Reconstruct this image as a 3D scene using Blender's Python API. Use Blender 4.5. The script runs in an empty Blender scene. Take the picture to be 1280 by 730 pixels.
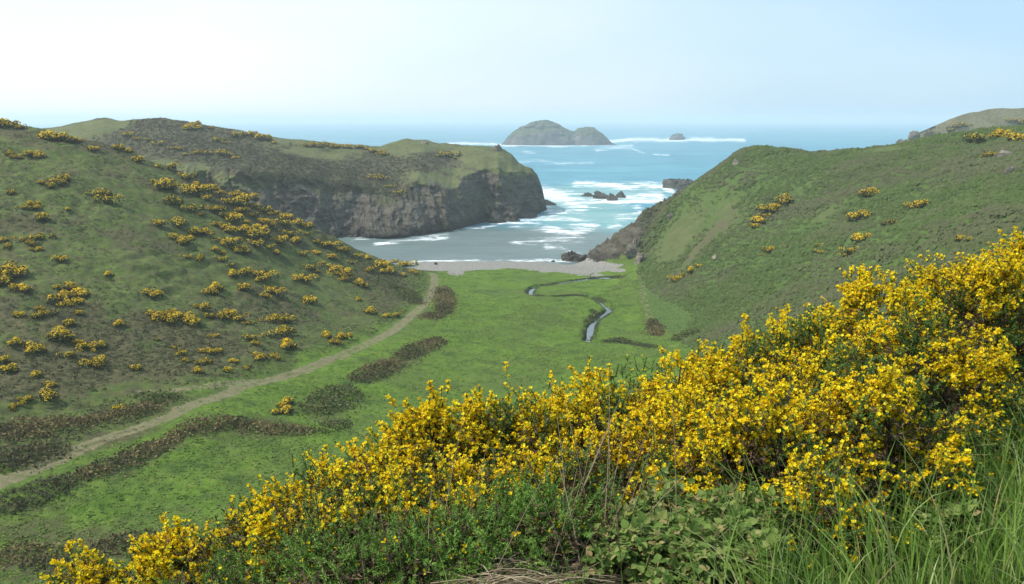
import bpy, math
import numpy as np
from mathutils import Vector

# ------------------------------------------------------------------ camera, sky, sun, exposure
F = 1065.0; V0 = 149.0; W, H = 1280.0, 730.0; EYE = 45.0
PITCH = math.atan((365.0 - V0) / F)
SUN_EL = math.radians(50.0)
SUN_AZ = math.radians(-100.0)          # measured from +Y (view direction), negative = to the left
EXPOSURE = 0.41
SKY_STRENGTH = 0.13
SUN_STRENGTH = 3.6
HAZE_DENSITY = 0.00027

scene = bpy.context.scene
col = scene.collection
cam_data = bpy.data.cameras.new('camera')
cam_data.sensor_width = 36.0
cam_data.lens = 36.0 * F / W
cam_data.clip_start = 0.05
cam_data.clip_end = 60000.0
cam = bpy.data.objects.new('camera', cam_data)
cam.location = (0, 0, EYE)
cam.rotation_euler = (math.pi / 2 - PITCH, 0, 0)
col.objects.link(cam)
scene.camera = cam

world = bpy.data.worlds.new('World')
scene.world = world
world.use_nodes = True
SUN_DIR = Vector((math.sin(SUN_AZ) * math.cos(SUN_EL), math.cos(SUN_AZ) * math.cos(SUN_EL), math.sin(SUN_EL)))
def build_world():
    nt = world.node_tree
    nt.nodes.clear()
    N = nt.nodes.new; L = nt.links.new
    out = N('ShaderNodeOutputWorld'); bg = N('ShaderNodeBackground')
    sky = N('ShaderNodeTexSky'); sky.sky_type = 'NISHITA'; sky.sun_disc = False
    sky.sun_elevation = SUN_EL; sky.sun_rotation = SUN_AZ
    sky.air_density = 1.0; sky.dust_density = 1.2; sky.ozone_density = 1.5; sky.altitude = 50
    geo = N('ShaderNodeNewGeometry')
    # thin high cloud veil: brightest towards the side of the sun
    tc = N('ShaderNodeTexCoord')
    dot = N('ShaderNodeVectorMath'); dot.operation = 'DOT_PRODUCT'
    h = Vector((math.sin(SUN_AZ + 0.8), math.cos(SUN_AZ + 0.8), 0.35)).normalized()
    dot.inputs[1].default_value = h
    L(tc.outputs['Generated'], dot.inputs[0])
    mp = N('ShaderNodeMapping'); mp.inputs['Scale'].default_value = (1.6, 1.6, 6.0)
    L(tc.outputs['Generated'], mp.inputs['Vector'])
    nz = N('ShaderNodeTexNoise'); nz.inputs['Scale'].default_value = 1.7; nz.inputs['Detail'].default_value = 5
    nz.inputs['Roughness'].default_value = 0.45
    L(mp.outputs[0], nz.inputs['Vector'])
    mr = N('ShaderNodeMapRange'); mr.interpolation_type = 'SMOOTHSTEP'
    mr.inputs['From Min'].default_value = 0.05; mr.inputs['From Max'].default_value = 1.0
    mr.inputs['To Min'].default_value = 0.0; mr.inputs['To Max'].default_value = 1.0
    L(dot.outputs['Value'], mr.inputs['Value'])
    ma = N('ShaderNodeMath'); ma.operation = 'MULTIPLY_ADD'; ma.use_clamp = True
    ma.inputs[1].default_value = 0.55
    L(nz.outputs['Fac'], ma.inputs[0])
    sb = N('ShaderNodeMath'); sb.operation = 'SUBTRACT'; sb.inputs[1].default_value = 0.27
    L(mr.outputs[0], sb.inputs[0]); L(sb.outputs[0], ma.inputs[2])
    mix = N('ShaderNodeMixRGB')
    veil = N('ShaderNodeMixRGB')      # the veil itself: pale blue away from the sun, near white towards it
    veil.inputs['Color1'].default_value = (3.0, 4.6, 6.0, 1); veil.inputs['Color2'].default_value = (6.6, 7.0, 7.0, 1)
    L(ma.outputs[0], veil.inputs['Fac'])
    mix.inputs['Fac'].default_value = 0.8
    L(veil.outputs[0], mix.inputs['Color2']); L(sky.outputs[0], mix.inputs['Color1'])
    L(mix.outputs[0], bg.inputs['Color'])
    bg.inputs['Strength'].default_value = SKY_STRENGTH
    L(bg.outputs[0], out.inputs['Surface'])
    nt.nodes.remove(geo)
build_world()

sun_data = bpy.data.lights.new('sun', 'SUN')
sun_data.energy = SUN_STRENGTH
sun_data.angle = math.radians(0.6)
sun_data.color = (1.0, 0.955, 0.88)
sun = bpy.data.objects.new('sun', sun_data)
sun.rotation_euler = (-SUN_DIR).to_track_quat('-Z', 'Y').to_euler()
sun.location = SUN_DIR * 80 + Vector((0, 0, EYE))
col.objects.link(sun)

vs = scene.view_settings
vs.view_transform = 'Standard'; vs.look = 'None'; vs.exposure = EXPOSURE; vs.gamma = 1.0
vs.use_curve_mapping = False
scene.render.engine = 'CYCLES'
cy = scene.cycles
cy.use_denoising = True
try:
    cy.denoiser = 'OPENIMAGEDENOISE'
    cy.denoising_input_passes = 'RGB_ALBEDO_NORMAL'
except Exception:
    pass
cy.max_bounces = 6; cy.diffuse_bounces = 3; cy.glossy_bounces = 2; cy.transmission_bounces = 3
cy.transparent_max_bounces = 8; cy.volume_bounces = 1
cy.sample_clamp_indirect = 6.0

# ------------------------------------------------------------------ numeric helpers
def ssm(a, b, x):
    t = np.clip((x - a) / (b - a), 0, 1)
    return t * t * (3 - 2 * t)

def _hash(ix, iy, iz, seed):
    h = (ix.astype(np.int64) * 374761393 + iy.astype(np.int64) * 668265263 + iz.astype(np.int64) * 2147483647 + seed * 974634721) & 0xFFFFFFFF
    h = ((h ^ (h >> 13)) * 1274126177) & 0xFFFFFFFF
    h = ((h ^ (h >> 16)) * 2246822519) & 0xFFFFFFFF
    return ((h ^ (h >> 15)) & 0xFFFFFF) / float(0xFFFFFF)

def vnoise(x, y, z=None, seed=0):
    """value noise in 0..1"""
    ix = np.floor(x); iy = np.floor(y)
    fx = x - ix; fy = y - iy
    fx = fx * fx * fx * (fx * (fx * 6 - 15) + 10); fy = fy * fy * fy * (fy * (fy * 6 - 15) + 10)
    def plane(iz):
        a = _hash(ix, iy, iz, seed); b = _hash(ix + 1, iy, iz, seed)
        c = _hash(ix, iy + 1, iz, seed); d = _hash(ix + 1, iy + 1, iz, seed)
        return (a * (1 - fx) + b * fx) * (1 - fy) + (c * (1 - fx) + d * fx) * fy
    if z is None:
        return plane(np.zeros_like(ix))
    iz = np.floor(z); fz = z - iz; fz = fz * fz * (3 - 2 * fz)
    return plane(iz) * (1 - fz) + plane(iz + 1) * fz

def fbm(x, y, z=None, octv=4, seed=0, gain=0.5, ridged=False, rot=True):
    s = 0; a = 1.0; t = 0
    for o in range(octv):
        c_, s_ = (math.cos(0.6 + 0.9 * o), math.sin(0.6 + 0.9 * o)) if rot else (1.0, 0.0)
        n = vnoise((x * c_ - y * s_) * 2 ** o + 17.3 * o, (x * s_ + y * c_) * 2 ** o - 9.1 * o, None if z is None else z * 2 ** o + 3.7 * o, seed + o)
        if ridged:
            n = 1 - np.abs(2 * n - 1)
        s = s + a * n; t += a; a *= gain
    return s / t

CT, ST = math.cos(PITCH), math.sin(PITCH)
def ray(u, v):
    dx = (np.asarray(u, float) - W / 2) / F; dy = -(np.asarray(v, float) - H / 2) / F
    return dx, CT + dy * ST, -ST + dy * CT
def at_z(u, v, z):
    x, y, w = ray(u, v); t = (z - EYE) / w
    return x * t, y * t, EYE + w * t
def at_d(u, v, D):
    x, y, w = ray(u, v); t = D / y
    return x * t, y * t, EYE + w * t
def project(x, y, z):
    zc = z - EYE
    f = y * CT - zc * ST; up = y * ST + zc * CT
    f = np.where(f < 0.01, 0.01, f)
    return W / 2 + F * x / f, H / 2 - F * up / f

def poly_dist(px, py, pts):
    """distance to a polyline and the parameter along it"""
    d = np.full(px.shape, 1e9); par = np.zeros(px.shape)
    for i in range(len(pts) - 1):
        ax, ay = pts[i][:2]; bx, by = pts[i + 1][:2]
        vx, vy = bx - ax, by - ay
        t = np.clip(((px - ax) * vx + (py - ay) * vy) / (vx * vx + vy * vy + 1e-9), 0, 1)
        q = np.hypot(px - ax - t * vx, py - ay - t * vy)
        m = q < d
        d = np.where(m, q, d); par = np.where(m, i + t, par)
    return d, par

# ------------------------------------------------------------------ mesh helpers
def mesh_obj(name, V, faces, mat, parent=None, smooth=False, attrs=None, mat_index=None):
    """faces: list of int arrays (n,k). mat: material or list."""
    me = bpy.data.meshes.new(name)
    V = np.asarray(V, np.float32)
    faces = [np.asarray(f, np.int32) for f in faces if len(f)]
    me.vertices.add(len(V)); me.vertices.foreach_set('co', V.ravel())
    loops = np.concatenate([f.ravel() for f in faces])
    sizes = np.concatenate([np.full(len(f), f.shape[1], np.int32) for f in faces])
    starts = np.concatenate([[0], np.cumsum(sizes)[:-1]]).astype(np.int32)
    me.loops.add(len(loops)); me.loops.foreach_set('vertex_index', loops)
    me.polygons.add(len(sizes)); me.polygons.foreach_set('loop_start', starts)
    try:
        me.polygons.foreach_set('loop_total', sizes)
    except Exception:
        pass
    me.polygons.foreach_set('use_smooth', np.full(len(sizes), smooth, bool))
    for m in (mat if isinstance(mat, (list, tuple)) else [mat]):
        me.materials.append(m)
    if mat_index is not None:
        me.polygons.foreach_set('material_index', np.asarray(mat_index, np.int32))
    if attrs:
        for k, a in attrs.items():
            at = me.attributes.new(k, 'FLOAT', 'POINT')
            at.data.foreach_set('value', np.asarray(a, np.float32))
    me.update(calc_edges=True)
    o = bpy.data.objects.new(name, me)
    col.objects.link(o)
    if parent:
        o.parent = parent
    return o

def tag(o, label=None, cat=None, group=None, kind=None):
    if label: o['label'] = label
    if cat: o['category'] = cat
    if group: o['group'] = group
    if kind: o['kind'] = kind
    return o

def empty(name, loc, rz=0.0):
    o = bpy.data.objects.new(name, None)
    o.location = loc; o.rotation_euler = (0, 0, rz); o.empty_display_size = 0.3
    col.objects.link(o)
    return o

def copy_tree(o):
    c = o.copy(); col.objects.link(c)
    for ch in o.children:
        k = ch.copy(); col.objects.link(k); k.parent = c
        k.matrix_parent_inverse = ch.matrix_parent_inverse
    return c

def grid_faces(nr, nc, wrap=False):
    i = np.arange(nr - 1)[:, None]; j = np.arange(nc if wrap else nc - 1)[None, :]
    j2 = (j + 1) % nc
    a = i * nc + j; b = i * nc + j2; c = (i + 1) * nc + j2; d = (i + 1) * nc + j
    return np.stack([a, b, c, d], -1).reshape(-1, 4)

# ------------------------------------------------------------------ material helper
class Mat:
    def __init__(s, name, rough=0.9, spec=0.2):
        s.m = bpy.data.materials.new(name); s.m.use_nodes = True
        s.nt = s.m.node_tree; s.p = s.nt.nodes['Principled BSDF']; s.out = s.nt.nodes['Material Output']
        s.p.inputs['Roughness'].default_value = rough
        s.p.inputs['Specular IOR Level'].default_value = spec
        s._tc = None
    def N(s, t): return s.nt.nodes.new(t)
    def L(s, a, b): s.nt.links.new(a, b)
    def coord(s, scale=(1, 1, 1), rot=(0, 0, 0)):
        if s._tc is None: s._tc = s.N('ShaderNodeNewGeometry')
        m = s.N('ShaderNodeMapping'); m.inputs['Scale'].default_value = scale; m.inputs['Rotation'].default_value = rot
        s.L(s._tc.outputs['Position'], m.inputs['Vector'])
        return m.outputs[0]
    def noise(s, scale, detail=4, rough=0.55, stretch=(1, 1, 1), rot=(0, 0, 0), dist=0.0):
        n = s.N('ShaderNodeTexNoise'); n.inputs['Scale'].default_value = scale; n.inputs['Detail'].default_value = detail
        n.inputs['Roughness'].default_value = rough; n.inputs['Distortion'].default_value = dist
        s.L(s.coord(stretch, rot), n.inputs['Vector'])
        return n.outputs['Fac']
    def attr(s, name):
        a = s.N('ShaderNodeAttribute'); a.attribute_name = name
        return a.outputs['Fac']
    def math(s, op, a, b=None, c=None, clamp=False):
        m = s.N('ShaderNodeMath'); m.operation = op; m.use_clamp = clamp
        for i, x in enumerate((a, b, c)):
            if x is None: continue
            if isinstance(x, (int, float)): m.inputs[i].default_value = x
            else: s.L(x, m.inputs[i])
        return m.outputs[0]
    def rng(s, x, a, b, c=0.0, d=1.0, smooth=True):
        m = s.N('ShaderNodeMapRange'); m.interpolation_type = 'SMOOTHSTEP' if smooth else 'LINEAR'
        m.inputs['From Min'].default_value = a; m.inputs['From Max'].default_value = b
        m.inputs['To Min'].default_value = c; m.inputs['To Max'].default_value = d
        s.L(x, m.inputs['Value'])
        return m.outputs[0]
    def mix(s, fac, a, b, blend='MIX'):
        m = s.N('ShaderNodeMixRGB'); m.blend_type = blend
        for k, x in (('Fac', fac), ('Color1', a), ('Color2', b)):
            if isinstance(x, (int, float)): m.inputs[k].default_value = x
            elif isinstance(x, tuple): m.inputs[k].default_value = (*x, 1)
            else: s.L(x, m.inputs[k])
        return m.outputs[0]
    def ramp(s, fac, stops):
        r = s.N('ShaderNodeValToRGB'); e = r.color_ramp.elements
        while len(e) < len(stops): e.new(0.5)
        for q, (p, c) in zip(e, stops):
            q.position = p; q.color = (*c, 1)
        s.L(fac, r.inputs['Fac'])
        return r.outputs['Color']
    def color(s, c):
        if isinstance(c, tuple): s.p.inputs['Base Color'].default_value = (*c, 1)
        else: s.L(c, s.p.inputs['Base Color'])
    def bump(s, h, strength=0.5, dist=0.1):
        b = s.N('ShaderNodeBump'); b.inputs['Strength'].default_value = strength; b.inputs['Distance'].default_value = dist
        s.L(h, b.inputs['Height']); s.L(b.outputs[0], s.p.inputs['Normal'])
    def mask(s, a, n, k=0.6, w=0.12):
        """attribute a with a ragged edge made by noise n"""
        e = s.math('MULTIPLY', s.math('MULTIPLY', a, s.math('SUBTRACT', 1.15, a)), 3.6, clamp=True)
        x = s.math('MULTIPLY_ADD', s.math('MULTIPLY', s.math('SUBTRACT', n, 0.5), e), k * 2.6, a)
        return s.rng(x, 0.5 - w, 0.5 + w)

def random_node(mt):
    o = mt.N('ShaderNodeNewGeometry')
    return o.outputs['Random Per Island']
# ------------------------------------------------------------------ terrain height
CTRL = []
def cz(u, v, z): CTRL.append(at_z(u, v, z))
def cd(u, v, D): CTRL.append(at_d(u, v, D))
def cw(x, y, z): CTRL.append((x, y, z))
# valley floor
for u, v, z in [(560, 344, 2.7), (600, 343, 2.5), (650, 343, 2.4), (700, 343, 2.3), (760, 344, 2.4), (790, 347, 2.9), (600, 380, 3.1), (700, 380, 2.9), (780, 378, 3.1),
                (600, 420, 3.5), (700, 420, 3.3), (790, 420, 3.5), (550, 450, 4.4), (650, 450, 4.0), (750, 450, 3.9), (840, 436, 4.1),
                (560, 520, 5.3), (450, 520, 6.0), (500, 470, 5.0), (380, 560, 6.8), (300, 610, 7.6), (200, 640, 8.3), (100, 680, 9.0), (20, 700, 9.6), (-60, 690, 10.2),
                (650, 530, 5.0), (750, 520, 5.0), (430, 600, 7.2), (330, 660, 8.3)]:
    cz(u, v, z)
# footpath line, then the left hill
for u, v, z in [(541, 343, 3.0), (527, 382, 4.0), (475, 421, 5.6), (400, 452, 6.8), (315, 477, 7.9), (239, 506, 8.8), (201, 525, 9.2), (129, 550, 9.7), (0, 602, 10.6), (-100, 640, 11.0)]:
    cz(u, v, z)
for u, v, D in [(0, 540, 89), (0, 480, 102), (0, 420, 117), (0, 350, 138), (0, 280, 160), (0, 220, 181), (0, 161, 206),
                (-300, 400, 118), (-300, 250, 165), (-300, 160, 195), (-300, 560, 88),
                (150, 490, 106), (150, 400, 131), (150, 300, 163), (150, 235, 187), (150, 192, 206),
                (60, 164, 211), (100, 174, 209), (240, 219, 214), (320, 255, 220), (400, 291, 226), (460, 317, 230), (520, 341, 230),
                (250, 420, 133), (250, 350, 159), (250, 290, 182), (330, 420, 138), (330, 350, 171), (330, 300, 194),
                (400, 350, 192), (400, 400, 162), (450, 380, 181), (470, 345, 212), (100, 520, 100), (60, 450, 113)]:
    cd(u, v, D)
# behind the left ridge
for u, D, z in [(-300, 260, 38), (0, 262, 33), (100, 262, 26), (240, 262, 12), (330, 262, 3), (400, 258, 0), (470, 256, -1), (-300, 330, 30), (0, 330, 20), (240, 330, -4), (400, 300, -4), (500, 300, -4)]:
    x, y, _ = at_d(u, 300, D); cw(x, y, z)
# beach and sea bed
for u in (500, 560, 620, 680, 730):
    cz(u, 327, 0.0)
    x, y, _ = at_d(u, 300, 300); cw(x, y, -4)
    x, y, _ = at_d(u, 300, 330); cw(x, y, -4)
for u, v, z in [(735, 331, 0.8), (705, 333, 1.2), (765, 335, 1.7), (780, 331, 2.2)]: cz(u, v, z)
# right hill
for u, v, D in [(735, 326, 268), (770, 297, 269), (800, 277, 268), (870, 226, 272), (905, 200, 273), (940, 185, 272), (1000, 191, 262), (1080, 188, 252), (1140, 176, 244), (1220, 164, 236), (1290, 160, 226), (1500, 150, 215),
                (800, 330, 254), (830, 300, 246), (900, 262, 234), (860, 330, 213), (820, 370, 198), (850, 400, 177), (880, 340, 199), (1000, 262, 214), (960, 350, 170), (1000, 320, 176), (1100, 255, 188), (1200, 250, 166), (1280, 232, 158),
                (1060, 330, 150), (1140, 300, 142), (1280, 275, 125), (900, 395, 166)]:
    cd(u, v, D)
# seaward side of the right hill
for u, D, z in [(800, 296, -2), (870, 318, 0), (940, 330, 2), (1000, 330, 8), (1100, 330, 18), (1300, 320, 30), (800, 330, -5), (900, 345, -4)]:
    x, y, _ = at_d(u, 300, D); cw(x, y, z)
# the steep bank below the viewpoint and the plateau behind it
for x, y, z in [(0, 10, 39.0), (-10, 8, 38.5), (10, 12, 41.0), (0, 22, 31.5), (-12, 20, 30), (15, 25, 34), (0, 40, 21.5), (-22, 36, 21), (22, 45, 26.5), (0, 62, 13.5), (-30, 52, 13), (30, 70, 20), (10, 90, 8.5), (40, 100, 17), (-18, 76, 8.6), (60, 80, 30), (60, 40, 38), (120, 80, 44),
                (0, -20, 47), (-60, -10, 40), (60, -20, 48), (0, -100, 55), (-150, -60, 48), (150, -60, 56), (-120, 60, 22), (-180, 130, 42), (200, 150, 50), (-300, 300, 42), (300, 300, 40)]:
    cw(x, y, z)
CP = np.array(CTRL, float)
def _rbf_fit():
    S = 100.0
    P = CP[:, :2] / S
    r2 = ((P[:, None] - P[None]) ** 2).sum(-1)
    K = 0.5 * r2 * np.log(r2 + 1e-12) + np.eye(len(P)) * 0.004
    A = np.zeros((len(P) + 3, len(P) + 3)); Q = np.c_[np.ones(len(P)), P]
    A[:len(P), :len(P)] = K; A[:len(P), len(P):] = Q; A[len(P):, :len(P)] = Q.T
    return np.linalg.solve(A, np.r_[CP[:, 2], 0, 0, 0]), P, S
RBF_W, RBF_P, RBF_S = _rbf_fit()
def rbf(x, y):
    x = np.asarray(x, float); y = np.asarray(y, float); shp = x.shape
    X = np.c_[x.ravel(), y.ravel()] / RBF_S
    out = np.empty(len(X)); n = len(RBF_P)
    for s in range(0, len(X), 60000):
        q = X[s:s + 60000]
        r2 = (q[:, :1] - RBF_P[None, :, 0]) ** 2 + (q[:, 1:] - RBF_P[None, :, 1]) ** 2
        out[s:s + 60000] = (0.5 * r2 * np.log(r2 + 1e-12)) @ RBF_W[:n] + RBF_W[n] + q @ RBF_W[n + 1:]
    return out.reshape(shp)

def near_z(x, y):
    """the verge at the photographer's feet: level on the right, dropping forward and to the left"""
    left = np.logaddexp(0, (0.1 - x) * 3.0) / 3.0
    fwd = np.logaddexp(0, (y - 2.5) * 4.0) / 4.0
    side = 1 - ssm(0.6, 2.2, x - 0.12 * y)
    z = -1.37 - 0.24 * np.minimum(left, 8) - fwd * (0.16 + 0.34 * side) - 0.5 * np.logaddexp(0, (y - 5.2) * 2) / 2
    return EYE + z + 0.04 * (fbm(x * 1.3, y * 1.3, octv=3, seed=5) - 0.5) * 2

PATH_PX = [(-60, 626), (0, 602), (60, 578), (129, 549), (201, 524), (239, 505), (283, 490), (315, 477), (362, 466), (400, 452), (437, 438), (475, 421), (505, 401), (527, 382), (540, 365), (543, 350), (541, 341)]
BRANCH_PX = [(180, 489), (233, 485), (283, 478), (318, 474)]
TRACK_PX = [(802, 346), (803, 362), (806, 378), (812, 396), (820, 412)]
STREAM_PX = [(775, 346), (752, 347), (741, 348), (715, 351), (698, 354), (683, 356), (668, 358), (663, 365), (672, 369), (696, 370), (722, 369), (745, 373), (756, 380), (761, 386), (752, 393), (741, 401), (737, 414), (735, 424), (745, 427), (767, 426), (784, 428), (800, 431), (818, 433)]
def px_line(px, zf):
    out = []
    for u, v in px:
        x, y, z = at_z(u, v, 4.0)
        for _ in range(12):
            z = float(zf(np.array([x]), np.array([y]))[0]); x, y, z = at_z(u, v, z)
        out.append((x, y, z))
    return out
def resample(pts, step=1.0):
    P = np.array(pts); t = np.arange(len(P)); tt = np.linspace(0, len(P) - 1, (len(P) - 1) * 12 + 1)
    # Catmull-Rom
    Q = []
    for k in range(len(P) - 1):
        p0, p1, p2, p3 = P[max(k - 1, 0)], P[k], P[k + 1], P[min(k + 2, len(P) - 1)]
        for s in np.linspace(0, 1, 8, endpoint=False):
            Q.append(0.5 * (2 * p1 + (p2 - p0) * s + (2 * p0 - 5 * p1 + 4 * p2 - p3) * s * s + (3 * p1 - p0 - 3 * p2 + p3) * s ** 3))
    Q.append(P[-1])
    return np.array(Q)
PATH = resample(px_line(PATH_PX, rbf)); BRANCH = resample(px_line(BRANCH_PX, rbf)); TRACK = resample(px_line(TRACK_PX, rbf))
STREAM = resample(px_line(STREAM_PX, rbf))

def rough_amp(x, y, z, v):
    """how lumpy the ground is: valley floor smooth, hillsides lumpy"""
    return np.clip((z - 4) / 10, 0.08, 1.0)

def height(x, y, full=False):
    x = np.asarray(x, float); y = np.asarray(y, float)
    r = np.hypot(x, y)
    far = rbf(x, y)
    amp = rough_amp(x, y, far, 0) * ssm(14, 40, r)
    n1 = fbm(x / 23, y / 23, octv=3, seed=11) - 0.5
    n2 = fbm(x / 5.5, y / 5.5, octv=3, seed=23) - 0.5
    n3 = fbm(x / 1.3, y / 1.3, octv=2, seed=31) - 0.5
    dp, _ = poly_dist(x, y, PATH[:, :2])
    onp = 1 - ssm(1.2, 3.5, dp)
    far = far + amp * (2.2 * n1 + 1.5 * n2 * (1 - onp) + 0.55 * n3 * (1 - onp) + 0.16 * (1 - onp) * np.sin((far + 2.5 * n2) * 4.2) * ssm(0.45, 0.6, n1 + 0.5)) - 0.18 * onp * ssm(30, 50, r)
    # banks either side of the stream
    ds, _ = poly_dist(x, y, STREAM[:, :2])
    far = far - 0.7 * (1 - ssm(0.40, 1.0, ds + 0.5 * (fbm(x / 3, y / 3, octv=2, seed=8) - 0.5))) * ssm(30, 60, r)
    far = np.maximum(far, -5)
    t = ssm(5.5, 11, r)
    nz = near_z(x, y)
    z = np.where(t > 0, nz * (1 - t) + far * t, nz)
    # rocky foot of the right hill
    u, v = project(x, y, z)
    rk = rock_mask(x, y, z, u, v)
    rn = fbm(x / 7, y / 7, z / 5, octv=4, seed=44, ridged=True)
    rn2 = fbm((x + 0.5 * y) / 2.3, (y - 0.4 * x) / 2.3, z / 2, octv=3, seed=45, ridged=True)
    z = z + rk * ((rn - 0.6) * 6.0 + (rn2 - 0.6) * 2.4)
    if full:
        return z, dict(dp=dp, ds=ds, rk=rk, u=u, v=v)
    return z

def seg_side(u, v, a, b):
    return ((b[0] - a[0]) * (v - a[1]) - (b[1] - a[1]) * (u - a[0])) / math.hypot(b[0] - a[0], b[1] - a[1])
def rock_mask(x, y, z, u, v):
    far = ssm(228, 242, y)
    edge, _ = poly_dist(u, v, [(738, 325), (756, 306), (800, 277), (835, 248), (868, 222)])
    w = np.interp(u, [715, 760, 800, 835, 868], [24, 26, 20, 8, 3])
    m = 1 - ssm(w * 0.75, w * 1.15, edge)
    return m * far * ssm(0.3, 1.6, z) * (u > 690) * (1 - ssm(-3, 3, v - np.interp(u, [720, 760, 800, 815], [325, 326, 331, 338])))

# bilinear raster of the height for fast look-ups
_rx = np.arange(-320, 321, 1.0); _ry = np.arange(-10, 345, 1.0)
_RH = height(*np.meshgrid(_rx, _ry))
def hq(x, y):
    fx = np.clip((np.asarray(x, float) + 320), 0, 639.999); fy = np.clip((np.asarray(y, float) + 10), 0, 353.999)
    i = fx.astype(int); j = fy.astype(int); a = fx - i; b = fy - j
    return (_RH[j, i] * (1 - a) + _RH[j, i + 1] * a) * (1 - b) + (_RH[j + 1, i] * (1 - a) + _RH[j + 1, i + 1] * a) * b
def hit(u, v, d0=25.0, d1=335.0):
    """where the line of sight through a pixel of the photograph meets the ground"""
    D = np.arange(d0, d1, 0.4)
    x, y, z = at_d(u, v, D)
    below = np.nonzero(hq(x, y) >= z)[0]
    if not len(below): return None
    k = below[0]
    return float(x[k]), float(y[k]), float(hq(x[k], y[k]))
# ------------------------------------------------------------------ materials of the setting
def ground_material():
    m = Mat('ground', 0.95, 0.1)
    nL = m.noise(0.035, 4); nM = m.noise(0.22, 5, 0.6); nS = m.noise(1.1, 5, 0.65); nF = m.noise(5.0, 4, 0.6); nX = m.noise(30.0, 3, 0.6)
    # rough hill turf
    turf = m.ramp(m.math('MULTIPLY_ADD', nS, 0.55, m.math('MULTIPLY', nM, 0.45)),
                  [(0.32, (0.038, 0.058, 0.016)), (0.45, (0.076, 0.108, 0.026)), (0.57, (0.124, 0.156, 0.041)), (0.70, (0.203, 0.211, 0.072))])
    heath = m.ramp(m.math('MULTIPLY_ADD', nF, 0.45, m.math('MULTIPLY', nS, 0.55)),
                   [(0.32, (0.039, 0.039, 0.018)), (0.48, (0.081, 0.075, 0.035)), (0.60, (0.120, 0.112, 0.050)), (0.74, (0.182, 0.163, 0.081))])
    lush = m.ramp(m.math('MULTIPLY_ADD', nS, 0.6, m.math('MULTIPLY', nM, 0.4)),
                  [(0.30, (0.050, 0.093, 0.013)), (0.45, (0.083, 0.146, 0.018)), (0.57, (0.117, 0.182, 0.026)), (0.74, (0.200, 0.228, 0.061))])
    lush = m.mix(m.rng(m.noise(0.075, 5, 0.65), 0.42, 0.62, 0, 0.6), lush, m.ramp(nF, [(0.35, (0.060, 0.088, 0.022)), (0.7, (0.105, 0.135, 0.040))]))
    lush = m.mix(m.rng(m.noise(0.30, 5, 0.7), 0.51, 0.66, 0, 0.62), lush, (0.034, 0.066, 0.014))
    scrub = m.ramp(m.math('MULTIPLY_ADD', nF, 0.5, m.math('MULTIPLY', nS, 0.5)),
                   [(0.30, (0.035, 0.057, 0.016)), (0.47, (0.065, 0.104, 0.026)), (0.60, (0.097, 0.146, 0.038)), (0.75, (0.149, 0.182, 0.060))])
    dry = m.ramp(m.math('MULTIPLY_ADD', nF, 0.4, m.math('MULTIPLY', nM, 0.6)),
                 [(0.30, (0.058, 0.080, 0.026)), (0.5, (0.092, 0.112, 0.040)), (0.75, (0.14, 0.145, 0.066))])
    bare = m.ramp(nF, [(0.3, (0.075, 0.066, 0.036)), (0.55, (0.115, 0.10, 0.058)), (0.8, (0.17, 0.15, 0.09))])
    path = m.ramp(m.math('MULTIPLY_ADD', nF, 0.6, m.math('MULTIPLY', nS, 0.4)),
                  [(0.30, (0.095, 0.105, 0.045)), (0.48, (0.17, 0.155, 0.080)), (0.72, (0.27, 0.235, 0.14))])
    vo = m.N('ShaderNodeTexVoronoi'); vo.inputs['Scale'].default_value = 1.6; m.L(m.coord(), vo.inputs['Vector'])
    peb = m.mix(0.45, m.ramp(m.noise(2.2, 5, 0.75), [(0.34, (0.12, 0.113, 0.095)), (0.5, (0.25, 0.237, 0.20)), (0.66, (0.38, 0.362, 0.31))]), m.ramp(m.math('MULTIPLY', vo.outputs['Distance'], 1.2), [(0.0, (0.42, 0.41, 0.38)), (0.8, (0.15, 0.14, 0.13))]))
    mott = m.noise(0.55, 6, 0.7)
    turf = m.mix(m.rng(mott, 0.44, 0.60, 0, 0.75), turf, m.ramp(nF, [(0.35, (0.050, 0.046, 0.022)), (0.6, (0.095, 0.086, 0.044)), (0.8, (0.15, 0.135, 0.075))]))
    c = m.mix(m.mask(m.attr('heath'), nM, 0.9, 0.16), turf, heath)
    c = m.mix(m.mask(m.attr('scrub'), nM, 0.5), c, scrub)
    c = m.mix(m.mask(m.attr('dry'), m.noise(0.3, 6, 0.7), 0.9, 0.35), c, dry)
    c = m.mix(m.mask(m.attr('bare'), m.noise(0.45, 6, 0.7), 0.9, 0.35), c, bare)
    c = m.mix(m.mask(m.attr('lush'), nM, 0.5, 0.2), c, lush)
    c = m.mix(m.mask(m.attr('path'), nS, 0.75, 0.22), c, path)
    c = m.mix(m.mask(m.attr('bank'), nS, 0.8, 0.2), c, (0.030, 0.038, 0.014))
    c = m.mix(m.mask(m.attr('shingle'), nM, 0.25), c, peb)
    rk = rock_color(m, 0.8)
    sp = m.N('ShaderNodeSeparateXYZ'); m.L(m.coord(), sp.inputs[0])
    rk = m.mix(m.rng(m.math('ADD', sp.outputs['Z'], m.math('MULTIPLY', nM, 3.0)), 6.5, 3.0, 0, 0.75), rk, (0.022, 0.020, 0.018))
    c = m.mix(m.mask(m.attr('rock'), nS, 0.9, 0.15), c, rk)
    # soil under the verge plants
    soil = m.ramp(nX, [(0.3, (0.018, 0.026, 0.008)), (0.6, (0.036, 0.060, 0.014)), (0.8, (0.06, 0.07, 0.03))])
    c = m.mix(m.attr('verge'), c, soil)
    m.color(c)
    b = m.math('ADD', m.math('MULTIPLY', nF, 0.35), m.math('MULTIPLY', nS, 0.9))
    m.bump(b, 0.7, 0.5)
    return m.m

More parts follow.
